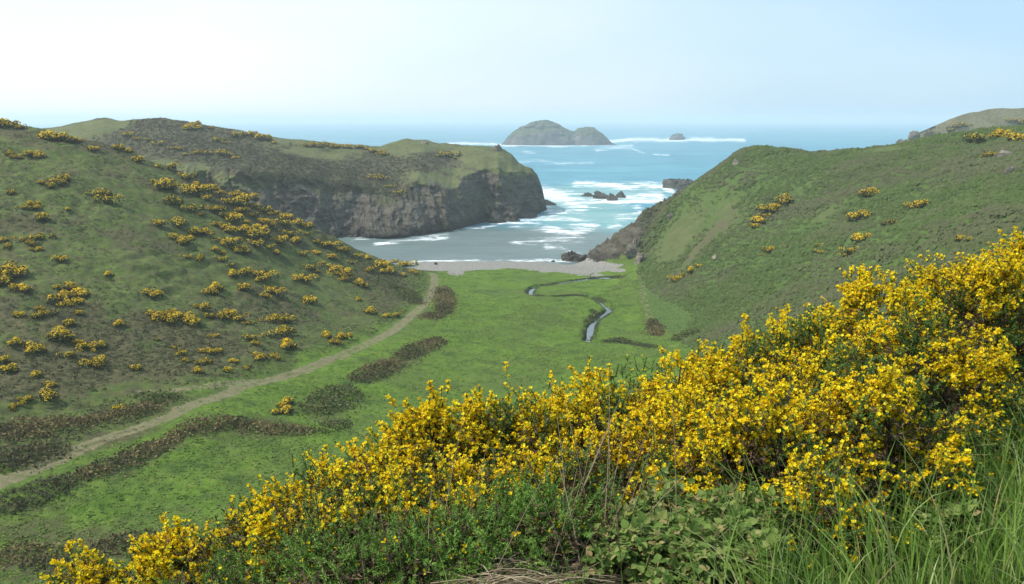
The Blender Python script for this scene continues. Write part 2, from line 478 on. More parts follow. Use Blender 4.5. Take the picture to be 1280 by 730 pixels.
def rock_color(m, dark=1.0):
    d = (0.9, 0.25, 3.2); r = (0.5, 0.35, 0.2)
    a = m.noise(0.16, 6, 0.6, d, r, 0.4); b = m.noise(0.7, 6, 0.7, (1, 1, 1.8), r); k = m.noise(0.09, 4, 0.5)
    st = m.noise(0.55, 5, 0.65, (0.10, 0.25, 1.0), (0.0, 0.62, 0.0), 0.3)
    x = m.math('ADD', m.math('MULTIPLY_ADD', a, 0.38, m.math('MULTIPLY', b, 0.42)), m.math('MULTIPLY', st, 0.20))
    x = m.math('MULTIPLY_ADD', m.math('SUBTRACT', x, 0.5), 1.35, 0.5)
    g = lambda c: tuple(q * dark for q in c)
    base = m.ramp(x, [(0.30, g((0.018, 0.016, 0.013))), (0.43, g((0.055, 0.047, 0.036))), (0.55, g((0.110, 0.096, 0.074))), (0.67, g((0.180, 0.162, 0.130))), (0.82, g((0.33, 0.31, 0.26)))])
    moss = m.ramp(b, [(0.35, (0.04, 0.05, 0.015)), (0.7, (0.12, 0.13, 0.045))])
    return m.mix(m.rng(k, 0.50, 0.66, 0, 0.55), base, moss)

def cliff_material(name='headland', pale=False):
    m = Mat(name, 0.92, 0.15)
    nM = m.noise(0.11, 5, 0.6); nS = m.noise(0.6, 5, 0.65); nF = m.noise(2.2, 4, 0.6)
    rk = rock_color(m, 1.0)
    # dark wet band above the water
    sep = m.N('ShaderNodeSeparateXYZ'); m.L(m.coord(), sep.inputs[0])
    zz = m.math('ADD', sep.outputs['Z'], m.math('MULTIPLY', m.math('SUBTRACT', nM, 0.5), 5.0))
    rk = m.mix(m.rng(zz, 4.5, 1.0, 0, 0.8), rk, (0.022, 0.020, 0.018))
    turf = m.ramp(m.math('MULTIPLY_ADD', nS, 0.6, m.math('MULTIPLY', nM, 0.4)),
                  [(0.3, (0.054, 0.065, 0.021)), (0.48, (0.097, 0.110, 0.038)), (0.62, (0.146, 0.149, 0.058)), (0.76, (0.194, 0.173, 0.084))])
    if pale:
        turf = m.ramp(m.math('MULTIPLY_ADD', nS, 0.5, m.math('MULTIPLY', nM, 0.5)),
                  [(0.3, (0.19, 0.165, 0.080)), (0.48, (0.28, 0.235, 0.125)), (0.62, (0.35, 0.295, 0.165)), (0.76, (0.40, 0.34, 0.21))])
    heath = m.ramp(m.math('MULTIPLY_ADD', nF, 0.5, m.math('MULTIPLY', nS, 0.5)),
                   [(0.32, (0.032, 0.034, 0.016)), (0.48, (0.072, 0.066, 0.034)), (0.62, (0.105, 0.094, 0.050)), (0.76, (0.15, 0.13, 0.075))])
    c = m.mix(m.mask(m.attr('heath'), nM, 1.0, 0.18), turf, heath)
    c = m.mix(m.mask(m.attr('rock'), nS, 1.0, 0.12), c, rk)
    m.color(c)
    m.bump(m.math('ADD', m.math('MULTIPLY', nF, 0.35), m.math('MULTIPLY', nS, 0.9)), 0.8, 0.8)
    return m.m

def sea_material():
    m = Mat('sea', 0.42, 0.16)
    p = m.p
    w1 = m.noise(0.06, 5, 0.6, (0.45, 1.0, 1), (0, 0, 0.15)); w2 = m.noise(0.35, 5, 0.65, (0.5, 1, 1), (0, 0, -0.1)); w3 = m.noise(0.010, 4, 0.55, (0.35, 1, 1))
    deep = m.ramp(m.math('MULTIPLY_ADD', w1, 0.5, m.math('MULTIPLY', w3, 0.5)),
                  [(0.30, (0.022, 0.138, 0.204)), (0.5, (0.048, 0.222, 0.300)), (0.72, (0.108, 0.336, 0.408))])
    bay = m.ramp(m.math('MULTIPLY_ADD', w2, 0.4, m.math('MULTIPLY', w1, 0.6)), [(0.3, (0.085, 0.125, 0.125)), (0.55, (0.125, 0.17, 0.165)), (0.75, (0.17, 0.215, 0.205))])
    surf = m.ramp(w1, [(0.35, (0.10, 0.27, 0.28)), (0.7, (0.22, 0.38, 0.37))])
    c = m.mix(m.mask(m.attr('surf'), w1, 0.5, 0.35), deep, surf)
    c = m.mix(m.mask(m.attr('bay'), w1, 0.5, 0.35), c, bay)
    fo = m.attr('foam')
    n1 = m.noise(0.11, 6, 0.62, (0.45, 1.0, 1), (0, 0, 0.1), 0.8); n2 = m.noise(0.55, 5, 0.7, (0.5, 1, 1), (0, 0, -0.15), 0.5)
    n = m.math('MULTIPLY_ADD', n1, 0.6, m.math('MULTIPLY', n2, 0.4))
    f = m.math('ADD', fo, m.math('MULTIPLY', m.math('SUBTRACT', n, 0.52), 6.5))
    f = m.rng(f, 0.12, 1.05)
    cap = m.math('MULTIPLY', m.rng(m.noise(0.045, 7, 0.78, (0.22, 1.0, 1), (0, 0, 0.08)), 0.665, 0.72, 0, 0.75), m.rng(m.attr('bay'), 0.0, 0.6, 1, 0))
    f = m.math('MAXIMUM', m.math('MULTIPLY', f, m.rng(fo, 0.02, 0.25)), cap)
    m.color(m.mix(f, c, (0.80, 0.83, 0.83)))
    m.L(m.rng(f, 0, 1, 0.42, 0.9), p.inputs['Roughness'])
    h = m.math('ADD', m.math('MULTIPLY', w1, 2.2), m.math('ADD', m.math('MULTIPLY', w2, 0.5), m.math('MULTIPLY', f, 0.5)))
    m.bump(h, 0.55, 1.0)
    return m.m

def stream_material():
    m = Mat('stream', 0.05, 0.5)
    m.color((0.05, 0.07, 0.07))
    m.bump(m.noise(1.5, 3), 0.06, 0.1)
    return m.m

# ------------------------------------------------------------------ ground, beach, footpath in one conforming sheet
def blobs(u, v, lst, a0=0.55, a1=1.15):
    s = np.zeros_like(u)
    for cu, cv, ru, rv, rot, w in lst:
        c, q = math.cos(math.radians(rot)), math.sin(math.radians(rot))
        a = ((u - cu) * c + (v - cv) * q) / ru; b = (-(u - cu) * q + (v - cv) * c) / rv
        s = np.maximum(s, w * (1 - ssm(a0, a1, np.hypot(a, b))))
    return s

def floor_level(y):
    return np.interp(y, [55, 65, 80, 96, 117, 141, 175, 234], [10.4, 9.7, 8.3, 6.9, 5.5, 4.4, 3.4, 2.6])

def build_ground():
    # rings chosen so that their spacing is even in the photograph; bearings likewise
    vv = np.arange(726, 327.5, -0.62)
    D = (EYE - 4.5) / np.tan(PITCH + np.arctan((vv - 365) / F))
    near = np.geomspace(0.35, D[0], 230)[:-1]
    far = np.arange(D[-1] + 0.9, 345, 0.95)
    R = np.concatenate([near, D, far])
    fine = np.radians(np.arange(-36.5, 36.5, 0.105))
    rest = np.radians(np.arange(37, 323, 2.6))
    A = np.concatenate([fine, rest])
    x = R[:, None] * np.sin(A)[None]; y = R[:, None] * np.cos(A)[None]
    z, q = height(x, y, True)
    z = np.minimum(z, 62.0)
    u, v = project(x, y, z)
    front = y > 20
    nb = fbm(x / 14, y / 14, octv=4, seed=70); nb2 = fbm(x / 4, y / 4, octv=3, seed=71)
    lvl = z - floor_level(y)
    lineP, _ = poly_dist(x, y, PATH[:, :2])
    path = np.maximum((1 - ssm(0.45, 1.75, q['dp'])) * (0.80 + 0.5 * (nb2 - 0.4)) - 0.22 * np.exp(-(q['dp'] / 0.35) ** 2), 0.62 * (1 - ssm(0.5, 1.8, poly_dist(x, y, BRANCH[:, :2])[0])))
    path = np.maximum(path, 0.42 * (1 - ssm(0.4, 1.5, poly_dist(x, y, TRACK[:, :2])[0])))
    path *= front
    left = u < 556
    hillL = front & (y < 260) & (u < np.interp(v, [150, 343, 382, 421, 452, 477, 506, 549, 602, 730], [560, 550, 530, 478, 400, 315, 240, 129, 0, -230]))
    right_foot = np.interp(v, [343, 360, 400, 430, 480, 560, 730], [797, 800, 815, 858, 905, 930, 940]) + 14 * (nb2 - 0.5)
    hillR = (y > 12) & (u > right_foot)
    lush = np.where(hillL | hillR, 0.0, 1.0) * front * ssm(0, 6, right_foot - u + 3)
    lush = np.maximum(lush, 0.62 * (1 - ssm(2.5, 9, lineP)) * front)
    # brown, rougher corners of the valley floor and banks along the path
    brown = blobs(u, v, [(60, 690, 150, 60, 0, 0.95), (190, 660, 110, 34, -8, 0.62), (20, 640, 130, 22, -14, 0.7), (120, 600, 130, 18, -22, 0.75), (250, 545, 110, 16, -14, 0.8), (330, 535, 70, 20, 0, 0.8),
                         (410, 515, 40, 26, 0, 0.75), (500, 452, 66, 15, -28, 0.8), (545, 380, 20, 32, 15, 0.7), (80, 545, 150, 34, -8, 1.15), (160, 510, 90, 22, -8, 0.95), (170, 572, 95, 16, -24, 1.0), (250, 650, 60, 22, 0, 0.35),
                         (430, 590, 60, 18, -20, 0.4), (700, 500, 80, 8, 0, 0.35), (820, 410, 10, 30, -30, 0.6), (800, 365, 7, 30, -5, 0.55)])
    lush = np.clip(lush - brown * 0.66, 0, 1)
    heath = np.where(hillL, 0.24 + 0.62 * (nb - 0.42), 0)
    heath = heath + np.where(hillL, blobs(u, v, [(60, 460, 150, 50, -5, 0.55), (230, 445, 90, 26, -12, 0.5), (60, 390, 90, 35, 0, 0.35), (480, 365, 50, 26, 35, 0.5), (350, 385, 70, 18, 20, 0.25), (190, 410, 70, 22, 0, 0.4), (40, 280, 60, 14, 0, 0.35), (170, 300, 60, 16, 10, 0.3),
                                                (80, 178, 110, 14, 8, 0.4), (240, 225, 70, 10, 36, 0.5), (330, 275, 80, 10, 33, 0.5)]), brown * 0.62)
    scrub = np.where(hillR, 0.95, 0) * (y < 345)
    dry = blobs(u, v, [(848, 300, 62, 24, -52, 0.95), (905, 262, 40, 12, -50, 0.7), (1035, 268, 24, 6, -25, 0.75), (1000, 236, 40, 7, -35, 0.55), (1110, 186, 40, 5, -5, 0.7), (1200, 205, 60, 8, -10, 0.35)], 0.0, 1.7) * hillR
    bare = blobs(u, v, [(880, 305, 90, 9, -48, 0.72), (905, 290, 60, 6, -48, 0.6), (836, 345, 30, 10, -50, 0.6)], 0.0, 1.5) * hillR
    shingle = front * (y > 215) * (1 - ssm(1.75, 2.35, z - 0.5 * (nb2 - 0.5))) * (u > 480) * (u < 812) * (v < 345 + 3 * (nb2 - 0.5))
    shingle = np.maximum(shingle, blobs(u, v, [(772, 338, 14, 3, 0, 0.8), (570, 341, 14, 4, 0, 0.8)]) * front)
    bank = front * np.clip(1 - ssm(0.9, 2.4, q['ds']), 0, 1) * (z < 8) * (shingle < 0.4) * np.clip(0.25 + 1.5 * (nb2 - 0.15), 0.2, 0.95)
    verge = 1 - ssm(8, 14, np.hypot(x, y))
    attrs = {'path': path, 'lush': lush, 'heath': heath, 'scrub': scrub, 'dry': dry, 'bare': bare, 'shingle': shingle, 'bank': bank, 'rock': q['rk'], 'verge': verge}
    V = np.stack([x, y, z], -1).reshape(-1, 3)
    Fc = grid_faces(len(R), len(A), wrap=True)
    pm = path.ravel()[Fc].mean(1); sm = shingle.ravel()[Fc].mean(1)
    cls = np.where(sm > 0.5, 2, np.where(pm > 0.35, 1, 0))
    gm = ground_material()
    # one central fan closes the sheet under the viewpoint
    for k, nm in ((0, 'ground'), (1, 'footpath'), (2, 'beach')):
        f = Fc[cls == k]
        ids, inv = np.unique(f, return_inverse=True)
        vv_ = V[ids]; ff = [inv.reshape(-1, 4)]
        o = mesh_obj(nm, vv_, ff, gm, smooth=True, attrs={a: np.asarray(b, float).ravel()[ids] for a, b in attrs.items()})
        tag(o, kind='structure')
build_ground()

def build_stream():
    P = STREAM; n = len(P)
    lvl = rbf(P[:, 0], P[:, 1]) - 0.42
    lvl = np.convolve(np.pad(lvl, 10, mode='edge'), np.ones(21) / 21, 'valid')
    T = np.gradient(P[:, :2], axis=0); T /= np.linalg.norm(T, axis=1)[:, None] + 1e-9
    Nn = np.c_[-T[:, 1], T[:, 0]]
    w = np.interp(np.arange(n) / (n - 1), [0, 0.05, 0.15, 0.19, 0.26, 1.0], [0.9, 2.1, 1.9, 0.8, 0.8, 0.75])
    lvl += np.interp(np.arange(n) / (n - 1), [0, 0.16, 0.22, 1], [0.2, 0.2, -0.1, -0.1])
    rows = []
    for s in (-1, -0.5, 0, 0.5, 1):
        rows.append(np.c_[P[:, :2] + Nn * (w * s)[:, None], lvl])
    V = np.stack(rows, 1).reshape(-1, 3)
    o = mesh_obj('stream', V, [grid_faces(n, 5)], stream_material(), smooth=True)
    tag(o, kind='structure')
build_stream()

FOAM = [([(721, 231), (744, 232), (768, 233), (786, 235), (805, 232), (828, 233), (840, 238)], 3.6, 0.95), ([(765, 229), (800, 228), (835, 230)], 1.6, 0.6),
        ([(679, 242), (702, 247), (721, 252), (739, 254), (758, 251), (779, 251), (803, 247), (822, 245)], 6.5, 1.0), ([(690, 240), (720, 243), (745, 245)], 2.5, 0.7),
        ([(683, 258), (692, 266), (711, 263), (732, 262)], 7, 0.95), ([(640, 278), (660, 279), (678, 282), (702, 289), (721, 292), (739, 289)], 5.0, 0.75), ([(660, 271), (690, 275), (720, 279), (745, 284)], 6, 0.62),
        ([(684, 309), (702, 311), (718, 316), (728, 319)], 3.5, 0.72), ([(440, 300), (480, 296), (520, 292), (560, 288), (600, 283), (640, 277)], 2.2, 0.72), ([(470, 305), (520, 299), (560, 297)], 3, 0.5),
        ([(798, 259), (803, 268), (780, 274), (765, 284)], 5, 0.62), ([(640, 300), (690, 300), (730, 303)], 5, 0.34), ([(560, 179), (600, 179.5), (628, 181.5), (700, 182.5), (760, 180)], 1.6, 0.9),
        ([(763, 177), (800, 174.5), (845, 175.5), (890, 174), (930, 175.5)], 2.2, 0.95), ([(745, 188), (765, 184.5), (790, 183)], 2.0, 0.6), ([(790, 186), (805, 191)], 1.3, 0.5), ([(817, 193), (836, 194)], 1.0, 0.72),
        ([(650, 203), (671, 201), (700, 205), (742, 204)], 1.6, 0.48), ([(655, 190), (668, 192)], 1.5, 0.5), ([(515, 326.5), (580, 326), (650, 325.5), (735, 325)], 1.5, 0.62), ([(735, 324), (750, 312), (775, 295)], 3, 0.55)]
def build_sea():
    vv = np.concatenate([np.arange(152.4, 200, 0.45), np.arange(200, 346, 0.5)])
    D = EYE / np.tan(PITCH + np.arctan((vv - 365) / F))
    A = np.radians(np.concatenate([np.arange(-58, -33, 2.5), np.arange(-33, 33, 0.11), np.arange(33, 60, 2.5)]))
    x = D[:, None] * np.tan(A)[None]; y = D[:, None] * np.ones_like(A)[None]
    x = np.clip(x, -13800, 13800)
    u, v = project(x, y, np.zeros_like(x))
    foam = np.zeros_like(x)
    nu = 6 * (fbm(x / 40, y / 40, octv=3, seed=3) - 0.5); 
    wob = 5 * (fbm(u / 14, v / 5, octv=4, seed=4) - 0.5)
    for pts, hw, s in FOAM:
        d, _ = poly_dist(u + nu * 2 * hw / 5, v + nu * hw / 4 + wob * min(hw, 3) * 0.3, pts)
        foam = np.maximum(foam, s * np.exp(-(d / hw) ** 2 * 0.8))
    bay = ssm(266, 294, v + (u - 600) * -0.06 + nu) * (u < 800)
    surf = blobs(u, v, [(740, 272, 90, 30, 10, 0.9), (760, 240, 110, 16, 0, 0.7), (700, 290, 70, 18, 0, 0.6)])
    sw = np.clip(foam, 0, 1) * 0.35 + 0.25 * np.sin(y / 9 + 3 * fbm(x / 60, y / 60, octv=2, seed=9)) * ssm(2500, 600, y)
    z = np.where((y > 280) & (y < 3000), sw * ssm(280, 360, y), 0)
    V = np.stack([x, y, z], -1).reshape(-1, 3)
    o = mesh_obj('sea', V, [grid_faces(len(D), len(A))[:, ::-1]], sea_material(), smooth=True, attrs={'foam': foam.ravel(), 'bay': bay.ravel(), 'surf': surf.ravel()})
    tag(o, kind='structure')
build_sea()

# ------------------------------------------------------------------ headlands
HEAD = {}
def lerp_tab(u, tab):
    t = np.array(tab, float); return np.interp(u, t[:, 0], t[:, 1])
HL_CREST = [(-160, 172), (0, 170), (45, 163), (75, 158), (100, 152), (130, 148.5), (150, 150), (172, 149), (200, 147.5), (230, 150), (260, 157), (300, 164), (340, 170), (370, 175), (400, 178), (440, 181), (475, 183), (490, 178), (508, 173), (530, 174), (550, 179), (580, 181.5), (610, 182.5), (630, 187), (640, 194), (648, 204), (655, 208), (665, 212), (672, 221), (678, 236), (682, 250), (686, 263)]
HL_CTOP = [(-160, 225), (100, 215), (200, 206), (260, 210), (310, 208), (350, 216), (400, 231), (440, 234), (470, 236), (500, 239), (525, 221), (545, 226), (565, 231), (585, 219), (605, 213), (630, 214), (645, 214), (656, 213), (666, 217), (672, 225), (678, 239), (682, 252), (686, 264)]
HL_BASE = [(-160, 318), (380, 305), (450, 297), (500, 292), (560, 286), (600, 280), (622, 278), (640, 275), (655, 270), (670, 266), (680, 262.5), (686, 264.5)]
def build_headland(name, us, crest, ctop, base_v, Dt_off, Dc, back, seedk, mat, zbase=0.0, rockfun=None, heathfun=None, disp=1.0, nb=150, nt=150):
    vc = lerp_tab(us, crest); vt = np.maximum(lerp_tab(us, ctop) + 9 * (fbm(us / 17, us * 0, octv=3, seed=seedk + 50) - 0.5) * (us > 300) * (us < 668), vc + 0.5); vb = np.maximum(lerp_tab(us, base_v), vt + 0.5)
    bx, by, bz = at_z(us, vb, zbase)
    tx, ty, tz = at_d(us, vt, by + lerp_tab(us, Dt_off))
    cx, cy_, czz = at_d(us, vc, np.maximum(lerp_tab(us, Dc), ty + 6))
    K = np.stack([np.stack([bx, by - 5, bz - 5], -1), np.stack([bx, by, bz], -1), np.stack([tx, ty, tz], -1), np.stack([cx, cy_, czz], -1)])
    bk = np.stack([cx * (cy_ + back * 0.45) / cy_, cy_ + back * 0.45, np.where(czz > 22, czz - 7, czz * 1.5 - 18)], -1)
    bk2 = np.stack([cx * (cy_ + back) / cy_, cy_ + back, np.full_like(cx, -6)], -1)
    rows = []; tt = []
    for t in np.linspace(0, 1, 5, endpoint=False): rows.append(K[0] * (1 - t) + K[1] * t); tt.append(-1 + t)
    for t in np.linspace(0, 1, nb, endpoint=False):
        h = t ** 1.25; w = t ** 0.9
        q = K[1] * (1 - h) + K[2] * h; q[:, 2] = K[1][:, 2] * (1 - w) + K[2][:, 2] * w
        rows.append(q); tt.append(t)
    for t in np.linspace(0, 1, nt, endpoint=False):
        q = K[2] * (1 - t) + K[3] * t
        q[:, 2] += np.sin(t * math.pi) * 0.05 * np.abs(K[3][:, 2] - K[2][:, 2]); rows.append(q); tt.append(1 + t)
    for t in np.linspace(0, 1, 14, endpoint=False): rows.append(K[3] * (1 - t) + bk * t); tt.append(2 + t)
    for t in np.linspace(0, 1, 10): rows.append(bk * (1 - t) + bk2 * t); tt.append(3 + t)
    P = np.stack(rows); tt = np.array(tt)[:, None] * np.ones(len(us))[None]
    x, y, z = P[..., 0], P[..., 1], P[..., 2]
    wc = ssm(-0.6, 0.06, tt) * (1 - ssm(0.9, 1.12, tt))           # on the cliff face
    wt = ssm(0.95, 1.15, tt) * (1 - ssm(2.6, 3.2, tt))
    a = (x * 0.86 + z * 0.5); b = (x * 0.5 - z * 0.86)
    wa = 9 * (fbm(x / 22, z / 22, octv=3, seed=seedk + 30) - 0.5)
    a = a + wa
    rd = fbm(a / 11, b / 42, y / 60, 5, seedk, 0.55, True, False); rd2 = fbm(a / 3.0, b / 14, y / 20, 4, seedk + 9, 0.55, True, False); big = fbm(x / 34, z / 40, octv=3, seed=seedk + 20)
    scale = np.clip((tz - bz) / 16, 0.1, 1)[None] * disp
    iso = fbm(x / 13, z / 15, y / 40, 5, seedk + 40, 0.6, True); boff = np.interp(us, [250, 330, 390, 440, 500, 560, 598, 618, 648, 690, 900], [0, 5, -3, -6, 3, 9, -8, -5, 5, 0, 0])
    y2 = y - wc * scale * ((iso - 0.55) * 11 + (rd - 0.55) * 6.5 + (rd2 - 0.55) * 4.0 + (big - 0.5) * 24 + boff[None])
    x2 = x + wc * scale * (rd2 - 0.55) * 2.5
    z2 = z - 3.5 * ssm(677, 685, us)[None] + wt * ((fbm(x / 30, y / 30, octv=3, seed=seedk + 3) - 0.5) * 1.6 + (fbm(x / 6, y / 6, octv=3, seed=seedk + 4) - 0.5) * 1.1) + wc * scale * (rd - 0.5) * 2.2
    u, v = project(x2, y2, z2)
    rock = rockfun(u, v, tt, wc) if rockfun else wc
    heath = heathfun(u, v, tt) if heathfun else np.zeros_like(u)
    V = np.stack([x2, y2, z2], -1)
    o = mesh_obj(name, V.reshape(-1, 3), [grid_faces(P.shape[0], P.shape[1])], mat, smooth=True, attrs={'rock': rock.ravel(), 'heath': heath.ravel()})
    tag(o, kind='structure')
    return V, u, v
def hl_rock(u, v, tt, wc):
    edge = fbm(u / 26, v / 14, octv=4, seed=91) - 0.5
    r = 1 - ssm(0.80, 1.02, tt + 0.35 * edge)
    # brown scrub hangs over the upper third of the western part of the cliff
    hang = ssm(470, 250, u) * 0.5
    r = np.where(tt > 0.72 - hang, r * (1 - 0.75 * ssm(0.72 - hang, 1.0, tt) * ssm(560, 430, u)), r)
    return np.where(tt < 0, 1, r)
def hl_heath(u, v, tt):
    h = 0.30 + 0.75 * (fbm(u / 45, v / 16, octv=4, seed=95) - 0.42)
    h += blobs(u, v, [(230, 175, 130, 30, 5, 0.5), (330, 205, 130, 24, 14, 0.65), (430, 225, 90, 24, 6, 0.7), (560, 200, 60, 10, 12, 0.28), (250, 160, 60, 10, 10, 0.3), (490, 205, 60, 14, 8, 0.35)])
    h -= blobs(u, v, [(110, 160, 70, 10, -8, 0.8), (345, 172, 60, 4, 8, 0.9), (520, 183, 40, 9, 0, 0.7), (610, 200, 45, 14, 10, 0.8), (545, 225, 40, 8, 15, 0.5), (385, 192, 40, 6, 5, 0.3)])
    return h
cliff_m = cliff_material()
HEAD['w'] = build_headland('headland', np.linspace(-160, 686, 760), HL_CREST, HL_CTOP, HL_BASE,
               [(-160, 30), (300, 24), (450, 22), (560, 17), (640, 13), (670, 7), (686, 2)],
               [(-160, 400), (60, 405), (130, 410), (320, 410), (400, 420), (480, 428), (560, 436), (640, 428), (665, 424), (686, 418)], 90, 300, cliff_m, 0.0, hl_rock, hl_heath)
FR_CREST = [(1085, 196), (1104, 189), (1112, 185), (1122, 178), (1135, 171), (1150, 163), (1168, 155), (1185, 147.5), (1200, 142.5), (1220, 137.5), (1245, 134), (1290, 133), (1420, 131), (1560, 134)]
FR_CREST = [(a, b - 5) for a, b in FR_CREST]
def fr_rock(u, v, tt, wc):
    n = fbm(u / 8, v / 6, octv=3, seed=17)
    e, _ = poly_dist(u, v, [(1104, 190), (1122, 178), (1150, 163), (1165, 156)])
    return np.where(tt < 2.3, (1 - ssm(3, 9, e)) * (0.45 + 0.9 * (n - 0.4)), 0.6)
def fr_heath(u, v, tt):
    return 0.0 + blobs(u, v, [(1262, 176, 60, 16, -10, 0.75), (1180, 165, 30, 7, -25, 0.4), (1150, 176, 30, 6, -30, 0.45)]) + 0.5 * (fbm(u / 25, v / 9, octv=3, seed=19) - 0.45)
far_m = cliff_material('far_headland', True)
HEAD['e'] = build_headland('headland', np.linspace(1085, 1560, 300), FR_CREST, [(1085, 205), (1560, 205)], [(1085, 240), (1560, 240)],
               [(1085, 40), (1560, 40)], [(1085, 520), (1560, 500)], 120, 410, far_m, 4.0, fr_rock, fr_heath, 0.3, 60, 150)

# ------------------------------------------------------------------ islets and sea rocks
def islet_material():
    m = Mat('islet', 0.95, 0.1)
    nS = m.noise(0.10, 5, 0.6); nM = m.noise(0.03, 4)
    g = m.ramp(nS, [(0.3, (0.050, 0.062, 0.030)), (0.55, (0.085, 0.10, 0.048)), (0.8, (0.12, 0.13, 0.065))])
    r = m.ramp(m.noise(0.07, 6, 0.65, (1, 1, 0.3)), [(0.3, (0.035, 0.033, 0.030)), (0.5, (0.085, 0.078, 0.066)), (0.75, (0.17, 0.16, 0.14))])
    m.color(m.mix(m.mask(m.attr('rock'), nS, 0.8), g, r))
    m.bump(nS, 0.8, 3.0)
    return m.m
ISL = [(624, 181.8), (629, 178.5), (634, 172), (643, 165), (655, 157.5), (667, 152.5), (679, 150.2), (690, 152), (702, 158), (712, 163.5), (717, 164.5), (723, 161), (733, 159), (743, 161), (752, 167), (759, 173.5), (764, 178), (771, 180.8)]
def build_island():
    D0 = EYE / math.tan(PITCH + math.atan((181.5 - 365) / F))
    us = np.linspace(624, 771, 190); vs_ = lerp_tab(us, ISL)
    X, _, Z = at_d(us, vs_, D0 + 45)
    b = np.linspace(-1, 1, 90)
    half = 20 + 38 * np.clip(Z / 30, 0, 1)
    x = X[None] * np.ones((90, 1)); y = D0 + 45 + b[:, None] * half[None] * 1.15
    prof = np.clip(1 - np.abs(b) ** 2.6, 0, 1) ** 0.75
    z = Z[None] * prof[:, None] - 1.5 + 1.5 * prof[:, None]
    w = np.clip(Z / 12, 0, 1)[None] * prof[:, None]
    rd = fbm(x / 16, y / 16, z / 14, 4, 61, 0.55, True)
    y = y - (rd - 0.6) * 22 * w * (b[:, None] < 0.2)
    z = z + (fbm(x / 14, y / 14, octv=4, seed=62) - 0.5) * 7 * w
    rock = 1 - ssm(0.40, 0.75, prof[:, None] * np.clip(Z / 25, 0, 1)[None] ** 0.4 + 0.35 * (fbm(x / 25, z / 10, octv=3, seed=63) - 0.5))
    o = mesh_obj('island', np.stack([x, y, z], -1).reshape(-1, 3), [grid_faces(90, 190)], islet_material(), smooth=True, attrs={'rock': rock.ravel()})
    tag(o, 'two-humped grassy rocky island out at sea beyond the cove', 'island')
build_island()

import bmesh
def ico(sub):
    bm = bmesh.new(); bmesh.ops.create_icosphere(bm, subdivisions=sub, radius=1.0)
    V = np.array([v.co[:] for v in bm.verts]); Fc = np.array([[v.index for v in f.verts] for f in bm.faces]); bm.free()
    return V, Fc
ICO = {k: ico(k) for k in (1, 2, 3, 4, 5)}
def rock_material(name, dark):
    m = Mat(name, 0.8, 0.3); m.color(rock_color(m, dark)); m.bump(m.noise(1.2, 5, 0.7), 0.8, 0.4); return m.m
rock_dark = rock_material('sea_rock', 0.75); rock_pale = rock_material('pale_rock', 1.9)
def rock(name, loc, size, seed, label, mat, group=None, sub=4, rz=0.0, cat='rock'):
    V, Fc = ICO[sub]; P = V.copy()
    n = fbm(P[:, 0] * 1.3 + seed * 7.1, P[:, 1] * 1.3, P[:, 2] * 1.3, 5, seed, 0.55, True)
    n2 = fbm(P[:, 0] * 2.8 + seed, P[:, 1] * 2.8, P[:, 2] * 5, 3, seed + 5, 0.5, True)
    P = P * (0.30 + 0.80 * n + 0.50 * n2)[:, None]; P[:, 2] += 0.35 * np.maximum(P[:, 2], 0) * (n2 - 0.5) * 3
    # flattened facets
    rng = np.random.default_rng(seed)
    for _ in range(9):
        d = rng.normal(size=3) * np.array([1, 1, 0.45]); d /= np.linalg.norm(d); lim = rng.uniform(0.66, 0.95)
        s = P @ d; P = P - np.maximum(s - lim, 0)[:, None] * d * 0.85
    P = P * np.array(size)
    c, s = math.cos(rz), math.sin(rz)
    P = np.c_[P[:, 0] * c - P[:, 1] * s, P[:, 0] * s + P[:, 1] * c, P[:, 2]]
    o = mesh_obj(name, P, [Fc], mat, smooth=False)
    o.location = loc
    tag(o, label, cat, group)
    return o
def sea_pt(u, v):
    x, y, _ = at_z(u, v, 0.0); return x, y
